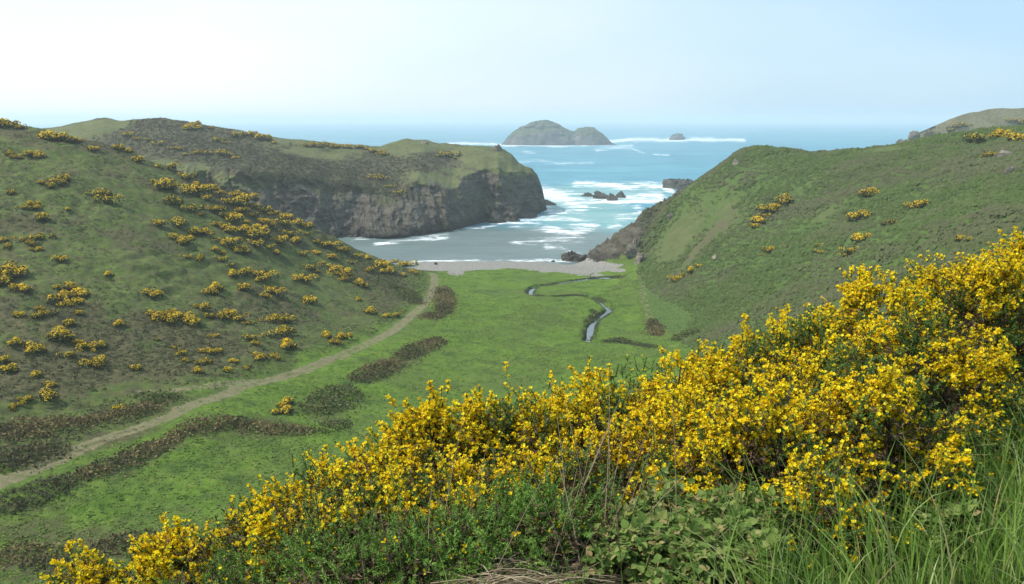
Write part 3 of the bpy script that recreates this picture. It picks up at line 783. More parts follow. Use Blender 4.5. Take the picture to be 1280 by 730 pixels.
def rocks():
    g = 'dark rocks standing in the surf'
    for nm, u, v, w, h, lab in [
        ('sea_rock', 736, 246, 5.5, 1.6, 'low dark rock awash at the seaward edge of the foam, leftmost of four'),
        ('sea_rock', 751, 248.5, 6.5, 3.0, 'second from the left of four dark rocks in the white surf'),
        ('sea_rock', 764, 250.5, 5.5, 2.6, 'third from the left of four dark rocks, nearest to the viewer in the surf'),
        ('sea_rock', 775, 247.5, 6.0, 2.3, 'small dark rock in the surf, rightmost of the four')]:
        x, y = sea_pt(u, v); rock(nm, (x, y, 0.2), (w * 0.62, w * 0.7, h), int(u), lab, rock_dark, g)
    x, y = sea_pt(850, 236); rock('sea_rock', (x, y, 0.0), (12, 10, 4.6), 842, 'larger dark sea rock just showing past the slope of the right hill', rock_dark, None)
    x, y = sea_pt(845, 175); rock('skerry', (x, y, 0), (17, 14, 8.5), 21, 'small jagged skerry ringed with foam, far out right of the island', rock_dark, None, cat='skerry')
    x, y = sea_pt(655, 273); rock('boulder', (x, y, 0), (6, 4, 1.8), 12, 'flat dark boulder in the foam below the cliff of the headland', rock_dark, None)
    x, y = sea_pt(622, 278); rock('boulder', (x, y, 0.3), (4.2, 4, 3.2), 13, 'blocky dark boulder against the foot of the headland cliff', rock_dark, None)
    x, y = sea_pt(684, 257); rock('boulder', (x, y, 0), (6, 4, 2.0), 14, 'low dark ledge of rock at the very tip of the headland', rock_dark, None)
    x, y = sea_pt(640, 277); rock('boulder', (x, y, 0), (4, 3, 1.3), 15, 'small wet boulder between two larger ones under the headland', rock_dark, None)
    for u, v, w, h, lab in [(716, 325, 3.6, 1.5, 'dark boulder reaching into the water at the right end of the beach'), (727, 326.5, 2.3, 1.2, 'smaller dark boulder beside the one in the water, beach end'),
                            (742, 325, 3.0, 2.0, 'dark boulder against the rocky foot of the right hill')]:
        x, y = sea_pt(u, v); rock('boulder', (x, y, 0.4), (w, w * 0.8, h), int(u), lab, rock_dark, None)
    for u, v, w, lab in [(691, 325.3, 0.7, 'single small dark stone at the edge of the water on the beach'), (545, 330, 0.7, 'small dark stone at the left end of the shingle')]:
        x, y, _ = at_z(u, v, 0.5); rock('stone', (x, y, float(hq(x, y)) + 0.15), (w, w, w * 0.6), int(u), lab, rock_dark, None, 3, cat='stone')
    for u, v, w, h, lab in [(790, 318, 2.6, 2.2, 'pale lichened boulder above the right end of the beach'), (800, 328, 2.0, 1.6, 'lowest pale boulder where the right hill meets the shingle'), (797, 309, 1.8, 1.6, 'upper pale boulder on the rocky foot of the right hill')]:
        q = hit(u, v)
        if q: rock('boulder', (q[0], q[1], q[2]), (w, w, h), int(u) + 3, lab, rock_pale, None)
    for u, v, w, lab in [(1254, 197, 1.5, 'pale boulder on the upper right hillside below the gorse'), (1262, 216, 1.0, 'small pale stone low on the upper right hillside'), (920, 205, 1.2, 'grey outcrop stone on the seaward brow of the right hill'),
                         (838, 273, 1.2, 'pale stone on the yellow-green strip of the right hill'), (893, 324, 0.8, 'small pale stone at the edge of the dark scrub')]:
        q = hit(u, v)
        if q: rock('stone', (q[0], q[1], q[2] + 0.2), (w, w, w * 0.8), int(u) + 5, lab, rock_pale, None, 3, cat='stone')
    for u, v, lab in [(530, 182, 'pale outcrop on the grassy knoll of the headland'), (622, 187, 'pale outcrop at the brow of the headland above the sea cliff')]:
        x, y, z = at_d(u, v, 424); rock('outcrop', (x, y, z - 0.5), (2.6, 2.4, 2.0), int(u) + 8, lab, rock_pale, None, 3, cat='outcrop')
    for u, v, lab in [(1116, 184.5, 'lowest pale crag on the seaward edge of the far headland'), (1128, 177, 'pale crag midway up the edge of the far headland'), (1144, 167, 'uppermost pale crag on the edge of the far headland')]:
        x, y, z = at_d(u, v, 505); rock('crag', (x, y, z - 2.0), (3.4, 3, 2.2), int(u) + 9, lab, rock_pale, None, 3, cat='crag')
rocks()

def driftwood():
    m = Mat('driftwood', 0.9, 0.1); m.color(m.ramp(m.noise(3, 5, 0.7, (1, 1, 4)), [(0.3, (0.05, 0.042, 0.034)), (0.7, (0.20, 0.17, 0.14))]))
    x, y, _ = at_z(742, 345, 2.4); z = float(hq(x, y))
    def limb(pts, r0, r1):
        P = np.array(pts, float); k = len(P); T = unit_(np.gradient(P, axis=0)); A = unit_(np.cross(T, (0.3, 0.2, 1.0))); B = np.cross(T, A); s = 8
        r = np.linspace(r0, r1, k)[:, None] * (1 + 0.15 * np.sin(np.arange(k) * 2.1))[:, None]
        V = np.stack([P + r * (math.cos(a) * A + math.sin(a) * B) for a in np.arange(s) * 2 * math.pi / s], 1).reshape(-1, 3)
        return V, [grid_faces(k, s, wrap=True), np.array([list(range(s))[::-1]]), np.array([[(k - 1) * s + q for q in range(s)]])]
    root = empty('driftwood_log', (x, y, z)); tag(root, 'dark driftwood log with an upturned branch at the mouth of the stream', 'driftwood')
    V, f = limb([(-1.6, 0.2, 0.15), (-0.8, 0.1, 0.32), (0, 0, 0.38), (1.0, -0.1, 0.3), (2.0, 0.1, 0.12)], 0.32, 0.2); mesh_obj('trunk', V, f, m.m, root, True)
    V, f = limb([(-0.8, 0.1, 0.35), (-0.9, 0.2, 1.0), (-0.5, 0.2, 1.5), (0.2, 0.1, 1.6)], 0.15, 0.05); mesh_obj('branch', V, f, m.m, root, True)
def unit_(v): return v / (np.linalg.norm(v, axis=-1, keepdims=True) + 1e-9)
driftwood()

def build_haze():
    m = bpy.data.materials.new('haze'); m.use_nodes = True; nt = m.node_tree; nt.nodes.clear()
    out = nt.nodes.new('ShaderNodeOutputMaterial'); pv = nt.nodes.new('ShaderNodeVolumePrincipled')
    pv.inputs['Density'].default_value = HAZE_DENSITY
    pv.inputs['Color'].default_value = (0.86, 0.94, 1.0, 1)
    pv.inputs['Anisotropy'].default_value = 0.2
    nt.links.new(pv.outputs[0], out.inputs['Volume'])
    x, y0, y1, z0, z1 = 14600, -500, 14600, -8.0, 74.0
    V = [(-x, y0, z0), (x, y0, z0), (x, y1, z0), (-x, y1, z0), (-x, y0, z1), (x, y0, z1), (x, y1, z1), (-x, y1, z1)]
    o = mesh_obj('haze', V, [[(0, 3, 2, 1), (4, 5, 6, 7), (0, 1, 5, 4), (1, 2, 6, 5), (2, 3, 7, 6), (3, 0, 4, 7)]], m)
    tag(o, kind='stuff')
build_haze()
# ------------------------------------------------------------------ vegetation of the middle distance
def add_translucent(m, color, fac):
    t = m.N('ShaderNodeBsdfTranslucent'); mx = m.N('ShaderNodeMixShader'); mx.inputs[0].default_value = fac
    if isinstance(color, tuple): t.inputs['Color'].default_value = (*color, 1)
    else: m.L(color, t.inputs['Color'])
    m.L(m.p.outputs[0], mx.inputs[1]); m.L(t.outputs[0], mx.inputs[2]); m.L(mx.outputs[0], m.out.inputs['Surface'])
def foliage_mat(name, stops, patch=None, patch_scale=0.05, trans=0.15, rough=0.8, spec=0.15):
    m = Mat(name, rough, spec)
    c = m.ramp(random_node(m), stops)
    if patch:
        n = m.noise(patch_scale, 4, 0.6)
        c = m.mix(m.rng(n, 0.42, 0.60), c, m.mix(0.65, c, patch))
    m.color(c)
    if trans: add_translucent(m, c, trans)
    return m.m

def unit(v): return v / (np.linalg.norm(v, axis=-1, keepdims=True) + 1e-12)
def frames(d, rng):
    """two unit vectors perpendicular to each d, turned at random"""
    r = rng.normal(size=d.shape); a = unit(np.cross(d, r)); return a, np.cross(d, a)
def quads(c, n, s, rng, aspect=0.6, bend=0.0):
    """leaf-like quads at c facing n, half-size s"""
    a, b = frames(n, rng); s = np.asarray(s).reshape(-1, 1)
    V = np.stack([c - a * s, c - b * s * aspect + n * s * bend, c + a * s, c + b * s * aspect + n * s * bend], 1)
    return V.reshape(-1, 3), np.arange(len(c) * 4).reshape(-1, 4)
def dome_dirs(n, rng, low=-0.1):
    z = rng.uniform(low, 1, n); t = rng.uniform(0, 2 * math.pi, n); r = np.sqrt(np.maximum(1 - z * z, 0))
    return np.stack([r * np.cos(t), r * np.sin(t), z], -1)

def clumps(name, P, rad, per, leaf, mat, rng, squash=0.75, sink=0.15, rough=0.45, normal_up=0.35, face=(0.0, 0.0)):
    """one mesh of many low plant clumps: per leaf faces on a lumpy dome at each point"""
    n = len(P); rad = np.asarray(rad).reshape(-1, 1)
    d = dome_dirs(n * per, rng, -0.05).reshape(n, per, 3)
    rr = rad[:, :, None] * rng.uniform(0.55, 1.08, (n, per, 1))
    c = P[:, None] + d * rr * np.array([1, 1, squash]); c[..., 2] -= sink * rad
    nn = unit(d + rng.normal(size=d.shape) * rough + np.array([face[0], face[1], normal_up]))
    V, Fq = quads(c.reshape(-1, 3), nn.reshape(-1, 3), (leaf * rad * rng.uniform(0.6, 1.3, (n, per))).ravel(), rng, 0.7)
    o = mesh_obj(name, V, [Fq], mat)
    return tag(o, kind='stuff')

def slope_xy(n, rng, x0, x1, y0, y1):
    return rng.uniform(x0, x1, n), rng.uniform(y0, y1, n)
def visible_side(x, y, z):
    u, v = project(x, y, z); return u, v

def scatter_right():
    rng = np.random.default_rng(3)
    x, y = slope_xy(150000, rng, 22, 235, 62, 285); z = hq(x, y); u, v = project(x, y, z)
    foot = np.interp(v, [343, 360, 400, 430, 480], [800, 803, 822, 862, 910])
    patch = fbm(x / 16, y / 16, octv=3, seed=201)
    open_ = blobs(u, v, [(848, 300, 64, 26, -52, 1), (905, 262, 42, 12, -50, 1), (880, 305, 95, 9, -48, 1), (1035, 268, 26, 7, -25, 1), (1000, 236, 44, 8, -35, 0.8), (1110, 186, 40, 5, -5, 1), (1200, 215, 60, 14, -10, 0.3)], 0.2, 1.4)
    k = (u > foot) & (u < 1420) & (z > 4.2) & (open_ < rng.uniform(0.2, 0.9, len(x))) & (patch > rng.uniform(0.10, 0.56, len(x))) & (np.hypot(x, y) > 60)
    P = np.stack([x, y, z], -1)[k]; P = P[:40000]
    m = foliage_mat('scrub', [(0.0, (0.064, 0.095, 0.026)), (0.4, (0.079, 0.121, 0.032)), (0.8, (0.097, 0.143, 0.040)), (1.0, (0.116, 0.153, 0.052))], (0.125, 0.118, 0.066), 0.045, trans=0.3)
    big = fbm(P[:, 0] / 9, P[:, 1] / 9, octv=2, seed=77)
    clumps('scrub', P, rng.uniform(0.35, 0.75, len(P)) + 0.55 * ssm(0.5, 0.7, big), 12, 0.44, m, rng, 0.6, rough=0.38, normal_up=0.7, face=(-0.75, -0.75))
scatter_right()

def scatter_left():
    rng = np.random.default_rng(4)
    x, y = slope_xy(120000, rng, -190, 10, 66, 240); z = hq(x, y); u, v = project(x, y, z)
    lim = np.interp(v, [150, 343, 382, 421, 452, 477, 506, 549, 602, 730], [556, 546, 526, 473, 394, 308, 232, 120, -10, -240])
    h = fbm(x / 14, y / 14, octv=4, seed=70)
    hb = 0.24 + 0.62 * (h - 0.42) * 2 + blobs(u, v, [(60, 460, 150, 50, -5, 0.55), (230, 445, 90, 26, -12, 0.5), (60, 390, 90, 35, 0, 0.35), (480, 365, 50, 26, 35, 0.55), (350, 385, 70, 18, 20, 0.25), (190, 410, 70, 22, 0, 0.4),
                                                (80, 178, 110, 12, 8, 0.5), (240, 225, 70, 10, 36, 0.6), (330, 275, 80, 10, 33, 0.6), (430, 320, 60, 12, 33, 0.5), (80, 545, 150, 30, -8, 0.6)])
    inside = (u < lim) & (u > -120) & (np.hypot(x, y) > 60)
    dp, _ = poly_dist(x, y, PATH[:, :2]); db, _ = poly_dist(x, y, BRANCH[:, :2])
    inside &= (dp > 2.2) & (db > 1.5)
    k = inside & (hb > rng.uniform(0.45, 1.15, len(x)))
    P = np.stack([x, y, z], -1)
    m = foliage_mat('heather', [(0.0, (0.050, 0.049, 0.021)), (0.4, (0.088, 0.084, 0.039)), (0.75, (0.130, 0.119, 0.057)), (1.0, (0.101, 0.131, 0.043))], (0.055, 0.076, 0.026), 0.06)
    Q = P[k][:15000]
    clumps('heather', Q, rng.uniform(0.22, 0.55, len(Q)), 12, 0.30, m, rng, 0.65)
    # pale and green tussocks of hill grass
    k = inside & ~k & (fbm(x / 5, y / 5, octv=3, seed=207) > rng.uniform(0.35, 0.75, len(x)))
    Q = P[k][:22000]
    m = foliage_mat('hill_grass', [(0.0, (0.041, 0.075, 0.017)), (0.5, (0.074, 0.117, 0.026)), (0.8, (0.115, 0.150, 0.041)), (1.0, (0.176, 0.169, 0.072))], (0.10, 0.092, 0.052), 0.05)
    clumps('hill_grass', Q, rng.uniform(0.16, 0.36, len(Q)), 8, 0.42, m, rng, 0.55, 0.1, normal_up=0.8)
scatter_left()

def scatter_valley():
    rng = np.random.default_rng(5)
    x, y = slope_xy(260000, rng, -75, 60, 52, 238); z = hq(x, y); u, v = project(x, y, z)
    dp, _ = poly_dist(x, y, PATH[:, :2]); ds, _ = poly_dist(x, y, STREAM[:, :2])
    n = fbm(x / 8, y / 8, octv=3, seed=301)
    inside = (z - floor_level(y) < 3.2) & (dp > 2.0) & (z > 2.4) & (u > -60) & (u < 900) & (ds > 0.9)
    near = ssm(130, 60, y)
    k = inside & (rng.uniform(0, 1, len(x)) < 0.10 + 0.35 * ssm(0.5, 0.7, n) + 0.9 * (1 - ssm(1.0, 2.4, ds)) + 0.35 * near)
    P = np.stack([x, y, z], -1)[k][:42000]
    m = foliage_mat('meadow_grass', [(0.0, (0.075, 0.138, 0.016)), (0.5, (0.100, 0.182, 0.020)), (0.85, (0.131, 0.204, 0.030)), (1.0, (0.275, 0.253, 0.080))], (0.13, 0.15, 0.05), 0.09)
    clumps('meadow_grass', P, rng.uniform(0.10, 0.30, len(P)), 8, 0.45, m, rng, 0.6, 0.12, normal_up=1.2)
scatter_valley()

def head_pts(key, n, rng, lo, hi, cond):
    V, u, v = HEAD[key]
    i = rng.integers(lo, hi, n); j = rng.integers(0, V.shape[1] - 1, n)
    a = rng.uniform(0, 1, (n, 1)); b = rng.uniform(0, 1, (n, 1))
    P = (V[i, j] * (1 - a) + V[i + 1, j] * a) * (1 - b) + (V[i, j + 1] * (1 - a) + V[i + 1, j + 1] * a) * b
    uu, vv = project(P[:, 0], P[:, 1], P[:, 2])
    return P[cond(uu, vv, P)]
def scatter_heads():
    rng = np.random.default_rng(6)
    def c(u, v, P):
        h = 0.25 + 0.9 * (fbm(u / 45, v / 16, octv=4, seed=95) - 0.42)
        h += blobs(u, v, [(230, 175, 130, 30, 5, 0.5), (330, 205, 130, 24, 14, 0.65), (430, 225, 90, 24, 6, 0.7), (560, 200, 60, 10, 12, 0.2), (250, 160, 60, 10, 10, 0.3), (490, 205, 60, 14, 8, 0.35), (160, 149, 60, 4, 0, 0.4)])
        h -= blobs(u, v, [(110, 160, 60, 9, -8, 0.8), (345, 172, 60, 4, 8, 0.9), (520, 183, 40, 9, 0, 0.7), (610, 200, 45, 14, 10, 0.8), (545, 225, 40, 8, 15, 0.5), (385, 192, 40, 6, 5, 0.3)])
        return (h > rng.uniform(0.35, 0.95, len(u))) & (u > 20) & (u < 640)
    P = head_pts('w', 26000, rng, 130, 304, c)[:11000]
    m = foliage_mat('heath', [(0.0, (0.040, 0.040, 0.020)), (0.4, (0.074, 0.066, 0.036)), (0.8, (0.105, 0.090, 0.052)), (1.0, (0.085, 0.10, 0.042))], (0.055, 0.074, 0.028), 0.05)
    clumps('heath', P, rng.uniform(0.4, 0.95, len(P)), 10, 0.36, m, rng, 0.65)
scatter_heads()

# --- brown bramble banks beside the footpath
twig_m = foliage_mat('bramble_bank', [(0.0, (0.054, 0.040, 0.017)), (0.35, (0.118, 0.083, 0.037)), (0.7, (0.201, 0.147, 0.064)), (0.88, (0.289, 0.221, 0.096)), (1.0, (0.095, 0.139, 0.028))], (0.045, 0.050, 0.022), 0.12)
twig_green = foliage_mat('bramble_green', [(0.0, (0.035, 0.055, 0.014)), (0.4, (0.071, 0.105, 0.024)), (0.75, (0.122, 0.141, 0.042)), (1.0, (0.196, 0.186, 0.070))], (0.070, 0.055, 0.036), 0.10)
def thicket(px, half, hgt, label, seed, mat=None, dens=1.0, cat='bramble'):
    rng = np.random.default_rng(seed)
    pts = [hit(u, v) for u, v in px]; pts = np.array([p for p in pts if p])
    if len(pts) == 1: pts = np.r_[pts, pts + np.array([[half * 0.6, 0, 0]])]
    seg = np.linalg.norm(np.diff(pts[:, :2], axis=0), axis=1); L = seg.sum()
    hgt = hgt * 0.9; half = half * 1.25; n = int(dens * 46 * (L + half) * half / 1.2); cum = np.r_[0, np.cumsum(seg)]
    t = rng.uniform(0, L, n); x = np.interp(t, cum, pts[:, 0]); y = np.interp(t, cum, pts[:, 1])
    a = rng.uniform(0, 2 * math.pi, n); r = np.sqrt(rng.uniform(0, 1, n)) * np.where(rng.uniform(0, 1, n) < 0.26, 1.0 + rng.uniform(0, 0.9, n), 1.0); taper = 0.45 + 0.55 * np.sin(np.clip(t / L, 0.04, 0.96) * math.pi) ** 0.5
    x += np.cos(a) * r * half * taper; y += np.sin(a) * r * half * taper
    lump = fbm(x / 1.3, y / 1.3, octv=3, seed=seed) * 1.6 - 0.3
    z = hq(x, y) + hgt * taper * np.sqrt(np.maximum(1 - r * r * 0.95, 0.02)) * (0.45 + 0.9 * lump) * rng.uniform(0.35, 1.0, n) ** 0.5
    c = np.stack([x, y, z], -1); base = c.mean(0); base[2] = float(hq(base[0], base[1]))
    nn = unit(rng.normal(size=c.shape) + np.array([0, -0.2, 0.9]))
    V1, F1 = quads(c, nn, rng.uniform(0.10, 0.26, n), rng, 0.55)
    # outliers round the edge
    # twigs arching out of the mass
    k = n // 3; s = c[rng.integers(0, n, k)]; d = unit(rng.normal(size=(k, 3)) * np.array([1, 1, 0.5]) + np.array([0, 0, 0.5])); ln = rng.uniform(0.25, 0.7, (k, 1)); w, _ = frames(d, rng)
    V2 = np.stack([s - w * 0.02, s + w * 0.02, s + d * ln], 1).reshape(-1, 3); F2 = np.arange(3 * k).reshape(-1, 3)
    o = mesh_obj('bramble_bush', np.r_[V1, V2] - base, [F1, F2 + len(V1)], mat or twig_m)
    o.location = base
    tag(o, label, cat)
thicket([(448, 478), (470, 466), (495, 455)], 2.2, 1.5, 'long brown bramble bank beside the meadow, the darker lower half towards the bend', 41)
thicket([(500, 450), (525, 438), (550, 427)], 2.0, 1.4, 'brown bramble bank beside the meadow, the upper half that ends in a point', 42)
thicket([(556, 392), (556, 376), (554, 360)], 2.2, 1.2, 'narrow brown bramble strip right of the footpath just before the beach', 43)
thicket([(535, 398), (545, 393)], 2.4, 0.8, 'low brown bramble patch at the near end of the strip by the beach path', 44)
thicket([(395, 515), (418, 503), (432, 492)], 3.0, 1.7, 'rounded grey-green bramble mound on the valley side of the footpath', 45, twig_green)
thicket([(430, 530), (400, 540)], 1.6, 0.8, 'low dark bramble fringe below the rounded mound at the meadow edge', 46, twig_green, 0.8)
thicket([(215, 548), (260, 533), (305, 528)], 1.5, 1.1, 'reddish brown bramble patch on the bank just below the fork of the footpath', 47)
thicket([(300, 534), (345, 538), (385, 540)], 1.6, 1.0, 'tangled brown bramble patch under the lone gorse on the lower bank', 48)
thicket([(95, 602), (155, 580), (195, 562), (225, 550)], 1.4, 1.0, 'brown bramble strip along the lower edge of the footpath on its near stretch', 49)
thicket([(0, 640), (40, 620), (90, 603)], 1.6, 1.1, 'dark bramble strip along the lower edge of the footpath where it leaves the picture', 50, twig_green)
thicket([(0, 545), (40, 538), (90, 530)], 2.6, 1.2, 'wide brown bramble patch above the near footpath with a gorse bush at its back', 51)
thicket([(95, 530), (150, 520), (195, 508)], 2.2, 1.1, 'brown bramble patch above the footpath with yellow gorse in its middle', 52)
thicket([(180, 500), (215, 497)], 1.8, 1.0, 'small dark bramble mound in the angle of the path fork', 53, twig_green)
thicket([(0, 582), (30, 573), (70, 562)], 2.2, 0.9, 'reddish brown bramble patch directly above the near end of the footpath', 54)
thicket([(20, 690), (70, 705)], 2.2, 0.6, 'low dark brown scrub at the near corner of the meadow', 55, None, 0.8)
thicket([(130, 690), (180, 672)], 1.8, 0.5, 'low reddish scrub on the near meadow floor beside the gorse hedge', 56, None, 0.7)
thicket([(490, 358), (510, 366), (520, 380)], 2.2, 1.1, 'dark heathery scrub on the last spur of the left hill above the path', 57, twig_green)
thicket([(740, 388), (745, 396), (733, 404)], 0.9, 0.8, 'dark rushy clump on the bank in the bend of the stream', 58, twig_green)
thicket([(765, 424), (785, 427)], 0.8, 0.7, 'dark overgrown bank where the stream bends under the right hill', 59, twig_green)
thicket([(815, 400), (822, 420)], 1.5, 0.7, 'pale brown brush at the foot of the right hill beside the old track', 60)
thicket([(850, 425), (870, 415)], 2.2, 1.0, 'green bramble growth at the foot of the right hill behind the gorse hedge', 61, twig_green)

# --- gorse bushes of the hillsides: a few patterns, copied
gorse_dark = foliage_mat('gorse_green', [(0.0, (0.021, 0.033, 0.012)), (0.5, (0.045, 0.063, 0.021)), (0.85, (0.075, 0.093, 0.030)), (1.0, (0.112, 0.090, 0.053))])
gorse_gold = foliage_mat('gorse_gold', [(0.0, (0.525, 0.302, 0.010)), (0.35, (0.819, 0.518, 0.012)), (0.75, (0.924, 0.648, 0.015)), (1.0, (0.945, 0.734, 0.040))], trans=0.2)
def gorse_pattern(seed, bloom, wide):
    rng = np.random.default_rng(seed)
    root = empty('gorse_bush', (0, 0, -50))
    nl = 7; lo = rng.normal(size=(nl, 2)) * np.array([0.5 * wide, 0.42]); lr = rng.uniform(0.38, 0.62, nl); lh = rng.uniform(0.45, 0.9, nl)
    def pts(n, low, lift):
        k = rng.integers(0, nl, n); d = dome_dirs(n, rng, low)
        c = np.c_[lo[k], lh[k] - 0.35] + d * lr[k][:, None] * rng.uniform(0.8, 1.05, (n, 1)) * lift
        return c, d, k
    c, d, _ = pts(230, -0.4, 1.0); c[:, 2] = np.maximum(c[:, 2], -0.2)
    V, Fq = quads(c, unit(d + rng.normal(size=d.shape) * 0.5), rng.uniform(0.09, 0.22, len(c)), rng, 0.6)
    c2 = c[:90].copy(); c2[:, 2] *= 0.35; V2, F2 = quads(c2, unit(rng.normal(size=c2.shape)), rng.uniform(0.15, 0.3, 90), rng, 0.6)
    mesh_obj('foliage', np.r_[V, V2], [Fq, F2 + len(V)], gorse_dark, root)
    c, d, k = pts(int(950 * bloom), -0.1, 1.06)
    lb = rng.uniform(0.25, 1, nl); keep = rng.uniform(0, 1, len(c)) < lb[k] * (0.35 + 0.65 * (d[:, 2] + 0.2))
    c, d = c[keep], d[keep]
    V, Fq = quads(c, unit(d + rng.normal(size=d.shape) * 0.4), rng.uniform(0.035, 0.09, len(c)), rng, 0.75)
    mesh_obj('blossom', V, [Fq], gorse_gold, root)
    return root
PAT = [gorse_pattern(1, 1.25, 1.0), gorse_pattern(2, 1.1, 1.4), gorse_pattern(3, 0.75, 1.0), gorse_pattern(4, 0.9, 1.6), gorse_pattern(5, 0.35, 1.2), gorse_pattern(6, 1.4, 0.9)]

def head_hit(u, v, key):
    V, hu, hv = HEAD[key]
    lo, hi = (100, 306) if key == 'w' else (60, 216)
    d = (hu[lo:hi] - u) ** 2 + 3 * (hv[lo:hi] - v) ** 2
    i, j = np.unravel_index(np.argmin(d), d.shape)
    return tuple(V[lo + i, j])

ORD = ['first', 'second', 'third', 'fourth', 'fifth', 'sixth', 'seventh', 'eighth', 'ninth', 'tenth', 'eleventh', 'twelfth', 'thirteenth', 'fourteenth']
grng = np.random.default_rng(99)
USED = [False] * len(PAT)
def place_gorse(u, v, w, where, label, group, bloom=None):
    """w: width in the photograph's pixels"""
    p = hit(u, v) if where == 'g' else head_hit(u, v, where)
    if not p: return None
    wid = 0.92 * w * math.hypot(p[0], p[1]) / F
    k = int(grng.choice([0, 1, 2, 3, 5], p=[0.28, 0.24, 0.14, 0.16, 0.18])) if bloom is None else bloom
    if USED[k]: o = copy_tree(PAT[k])
    else: o = PAT[k]; USED[k] = True
    s = wid / 2.0 * float(grng.uniform(0.92, 1.1))
    o.location = (p[0], p[1], p[2] + 0.05 * s)
    o.rotation_euler = (0, 0, float(grng.uniform(0, 6.283)))
    o.scale = (s, s, s * float(grng.uniform(0.8, 1.1)) * (0.8 if group == 'gorse bushes of the ridge band' else 1.0))
    tag(o, label, 'gorse bush', group)
    return o
def gorse_set(pts, phrase, group, w=13, where='g', shared=False, bloom=None):
    pts = sorted(pts, key=lambda p: p[0]); n = len(pts)
    for i, p in enumerate(pts):
        ww = p[2] if len(p) > 2 else w * float(grng.choice([0.7, 0.9, 1.05, 1.2, 1.5])) * float(grng.uniform(0.92, 1.08))
        if shared: lab = 'yellow flowering gorse bush ' + phrase
        elif n == 1: lab = 'yellow flowering gorse bush ' + phrase
        elif n == 2: lab = ('left' if i == 0 else 'right') + ' gorse bush of the pair ' + phrase
        else: lab = ('leftmost gorse ' if i == 0 else 'rightmost gorse ' if i == n - 1 else ORD[i] + ' gorse from the left ') + phrase
        place_gorse(p[0], p[1], ww, where, lab, group, bloom)
G1 = 'gorse bushes scattered on the left hillside'
gorse_set([(5, 160), (14, 159), (24, 162)], 'on the top skyline of the left hill', G1, 13)
gorse_set([(14, 195), (24, 199), (37, 196), (48, 198)], 'in a row near the top of the left hill', G1, 14)
gorse_set([(54, 231), (64, 236), (72, 231), (80, 228)], 'in a slanting clump high on the open left hillside', G1, 13)
gorse_set([(14, 244), (31, 262), (40, 258), (47, 263)], 'below the slanting clump near the picture edge', G1, 12)
gorse_set([(54, 277)], 'standing alone on the left slope, round and bright', G1, 13)
gorse_set([(86, 265)], 'small and pale, alone in mid slope right of the round one', G1, 10)
gorse_set([(124, 245), (136, 255)], 'in the empty grass of the upper left slope', G1, 15)
gorse_set([(5, 303), (12, 311)], 'halfway down the left hill at the picture edge', G1, 15)
gorse_set([(31, 303), (40, 307), (47, 315), (52, 300)], 'halfway down the left slope beside the edge pair', G1, 12)
gorse_set([(77, 328)], 'alone on the green patch in the middle of the left slope', G1, 19)
gorse_set([(137, 346)], 'small, round and bright, alone right of the green patch', G1, 13)
gorse_set([(194, 371)], 'small and upright, alone in the middle of the left slope', G1, 13)
gorse_set([(203, 237)], 'alone in the grass just below the ridge', G1, 18)
gorse_set([(217, 256)], 'dull and mostly brown, below the lone one under the ridge', G1, 13, bloom=4)
gorse_set([(241, 266), (252, 270)], 'in the grass below the bright ridge band', G1, 13)
gorse_set([(198, 283), (222, 284)], 'in mid slope left of the ridge band', G1, 15)
gorse_set([(216, 299), (228, 305), (247, 293), (258, 295)], 'in the middle of the slope below the ridge band', G1, 15)
gorse_set([(233, 323), (252, 326), (268, 314), (277, 327), (290, 334), (279, 318)], 'in a loose group at the centre of the left slope', G1, 12)
gorse_set([(4, 343), (14, 346), (24, 347), (8, 357), (18, 362), (32, 366)], 'in the big bright clump at the left picture edge', G1, 17)
gorse_set([(72, 363), (86, 363), (92, 373), (104, 371), (80, 378), (97, 381)], 'in the streak right of the big edge clump', G1, 14)
gorse_set([(50, 388), (56, 398), (85, 384), (99, 394), (87, 408), (23, 397)], 'in the scatter below the streak', G1, 13)
gorse_set([(22, 432), (46, 442)], 'low on the left hill at the picture edge', G1, 16)
gorse_set([(72, 424), (84, 427), (98, 430), (107, 437), (116, 441), (128, 436), (88, 448), (121, 460)], 'in the bright band low on the left hill', G1, 15)
gorse_set([(5, 454), (13, 466)], 'at the picture edge above the dark hollow', G1, 14)
gorse_set([(46, 472), (65, 484), (58, 500)], 'in the dark hollow low on the left hill', G1, 15)
gorse_set([(151, 409)], 'alone with a brown skirt, left of the bright central clump', G1, 18)
gorse_set([(197, 398), (206, 396), (216, 393), (226, 399), (235, 405), (244, 408), (213, 405)], 'in the bright central clump of the left slope', G1, 16)
gorse_set([(197, 427)], 'thin and sparse, alone under the bright central clump', G1, 12, bloom=4)
gorse_set([(170, 464)], 'alone at the lower edge of the dark scrub', G1, 16)
gorse_set([(254, 388)], 'small, above the gap between the two bright clumps', G1, 11)
gorse_set([(264, 398), (274, 398), (286, 398), (297, 402), (311, 406)], 'in the flat clump right of the bright central one', G1, 15)
gorse_set([(219, 436), (226, 444), (233, 452)], 'in the short upright line above the path', G1, 13)
gorse_set([(252, 442), (262, 443), (273, 441), (255, 456), (246, 466), (284, 466)], 'in the group just above the upper path branch', G1, 13)
gorse_set([(268, 422), (293, 453)], 'small, near the group above the branch path', G1, 10)
gorse_set([(316, 426), (326, 450), (345, 449), (309, 463), (320, 433)], 'in the sparse scatter just above the main path', G1, 12)
gorse_set([(351, 419), (362, 436)], 'above the main path, right of the sparse scatter', G1, 15)
gorse_set([(340, 403), (348, 400), (357, 403)], 'in the small flat row above the path', G1, 12)
gorse_set([(272, 363), (266, 369), (306, 363), (339, 363), (331, 373), (345, 368)], 'in the row across the middle of the slope', G1, 15)
gorse_set([(293, 347), (304, 344), (315, 344), (331, 348), (325, 352)], 'in the row above the one across the middle', G1, 14)
